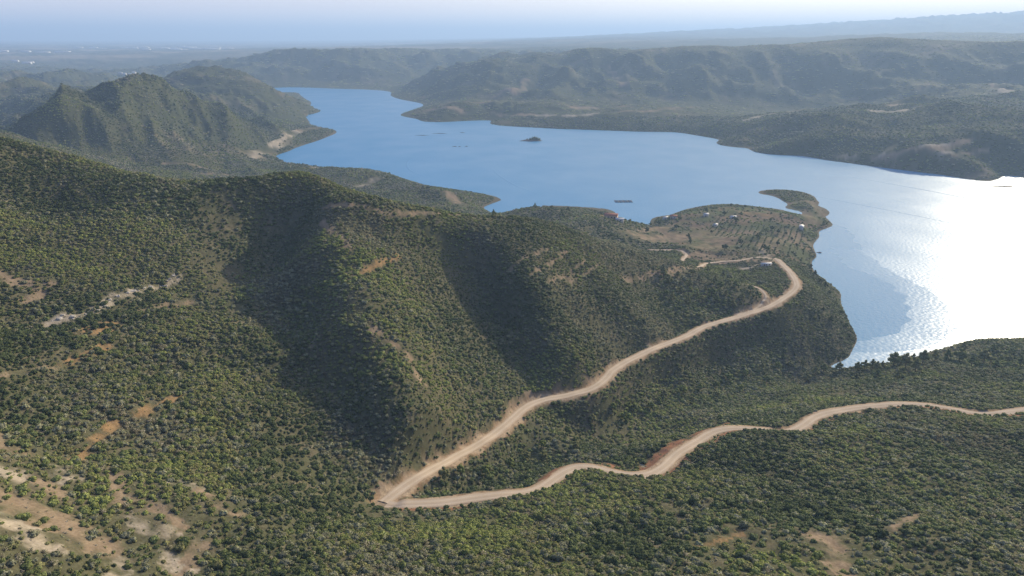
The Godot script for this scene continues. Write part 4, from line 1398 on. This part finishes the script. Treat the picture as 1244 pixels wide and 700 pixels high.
func scatter(called: String, mesh: ArrayMesh, list: Array, high: float, parent: Node3D) -> void:
	if list.is_empty():
		return
	var mm := MultiMesh.new()
	mm.transform_format = MultiMesh.TRANSFORM_3D
	mm.use_colors = true
	mm.mesh = mesh
	mm.instance_count = list.size()
	for i in list.size():
		var b: Array = list[i]
		var r: float = b[1]
		var s := Vector3(r * rng.randf_range(0.85, 1.2), r * high * rng.randf_range(0.75, 1.25), r * rng.randf_range(0.85, 1.2))
		mm.set_instance_transform(i, Transform3D(Basis(Vector3.UP, rng.randf() * TAU).scaled_local(s), b[0]))
		var t: Color = TONES[b[2]]
		var v := rng.randf_range(0.8, 1.22) * (1.0 + 0.3 * n_patch.get_noise_2d(b[0].x * 1.6, b[0].z * 1.6))
		mm.set_instance_color(i, Color(t.r * v, t.g * v, t.b * v))
	var o := MultiMeshInstance3D.new()
	o.name = called
	o.multimesh = mm
	o.material_override = M.foliage
	o.set_meta("kind", "stuff")
	if parent:
		parent.add_child(o, true)
	else:
		add_child(o, true)

func dry_mesh(sd: int, twigs: int) -> ArrayMesh:
	var g := RandomNumberGenerator.new()
	g.seed = sd
	var pos := PackedVector3Array()
	var nor := PackedVector3Array()
	var col := PackedColorArray()
	for k in twigs:
		var d := Vector3(g.randfn(), absf(g.randfn()) + 0.5, g.randfn()).normalized()
		var a := d * g.randf_range(0.0, 0.3)
		var b := d * g.randf_range(0.7, 1.15) + Vector3(g.randfn(), g.randfn(), g.randfn()) * 0.12
		var w := d.cross(Vector3(g.randfn(), g.randfn(), g.randfn())).normalized() * 0.05
		var t := g.randf_range(0.7, 1.25)
		for p in [a - w, b, a + w, b * 0.8, b * 0.8 + w * 2.5 + d * 0.12, b * 0.8 - w * 2.5 + d * 0.2]:
			pos.append(p)
			nor.append(d)
			col.append(Color(t, t, t))
	var arr := []
	arr.resize(Mesh.ARRAY_MAX)
	arr[Mesh.ARRAY_VERTEX] = pos
	arr[Mesh.ARRAY_NORMAL] = nor
	arr[Mesh.ARRAY_COLOR] = col
	var m := ArrayMesh.new()
	m.add_surface_from_arrays(Mesh.PRIMITIVE_TRIANGLES, arr)
	return m

const MARKS := [["the hairpin bend", -44.8, -208.3], ["the pale bottom right gully", 66.0, -122.0], ["the lower left bare earth", -118.0, -130.0], ["the orange clay patch", -150.0, -235.0], ["the lower road's red cut bank", 12.0, -228.0], ["the bottom edge's middle", -20.0, -125.0], ["the lower road's middle bend", 105.0, -240.0]]

func single_bushes(bushes: Array, single: Dictionary) -> void:
	var kinds := []
	for k in 5:
		kinds.append([leaf_mesh(200 + k, bush_lobes(210 + k, 5 + k % 3), 420, 0.115), sticks(stems(220 + k))])
	var named := {}
	var list := []
	for i in single:
		var p: Vector3 = bushes[i][0]
		var best := 0
		var near := 1e9
		for m in MARKS.size():
			var d := Vector2(p.x, p.z).distance_to(Vector2(MARKS[m][1], MARKS[m][2]))
			if d < near:
				near = d
				best = m
		list.append([near, i, best])
	list.sort_custom(func(a, b): return a[0] < b[0])
	for e in list:
		var b: Array = bushes[e[1]]
		var p: Vector3 = b[0]
		var mark: Array = MARKS[e[2]]
		var ahead: float = p.z - mark[2]
		var aside: float = p.x - mark[1]
		var way := ("right of" if aside > 0 else "left of") if absf(aside) > absf(ahead) else ("below" if ahead > 0 else "above")
		var key := "%s|%s|%s" % [TONE_WORDS[b[2]], way, mark[0]]
		var n: int = named.get(key, 0)
		named[key] = n + 1
		var nth: String = "nearest" if n == 0 else (ORD[n] + " nearest" if n < ORD.size() else "outlying")
		var o := thing("shrub", p, rng.randf() * TAU)
		tag(o, "%s shrub %s %s, %s of its colour" % [TONE_WORDS[b[2]], way, mark[0], nth], "shrub", "shrubs on the near slopes")
		var r: float = b[1]
		var s := Vector3(r * rng.randf_range(0.9, 1.15), r * rng.randf_range(0.85, 1.2), r * rng.randf_range(0.9, 1.15))
		var kind: Array = kinds[rng.randi() % 5]
		var f := mesh_node("foliage", kind[0], tone_mat(b[2]), o)
		var t := mesh_node("stem", kind[1], M.bark, o)
		f.scale = s
		t.scale = s

func stems(sd: int) -> Array:
	var g := RandomNumberGenerator.new()
	g.seed = sd
	var out := []
	for k in 4:
		var a := TAU * k / 4.0 + g.randf()
		out.append([Vector3(0, -0.1, 0), Vector3(cos(a) * 0.4, g.randf_range(0.4, 0.7), sin(a) * 0.4), 0.05, 0.02])
	return out
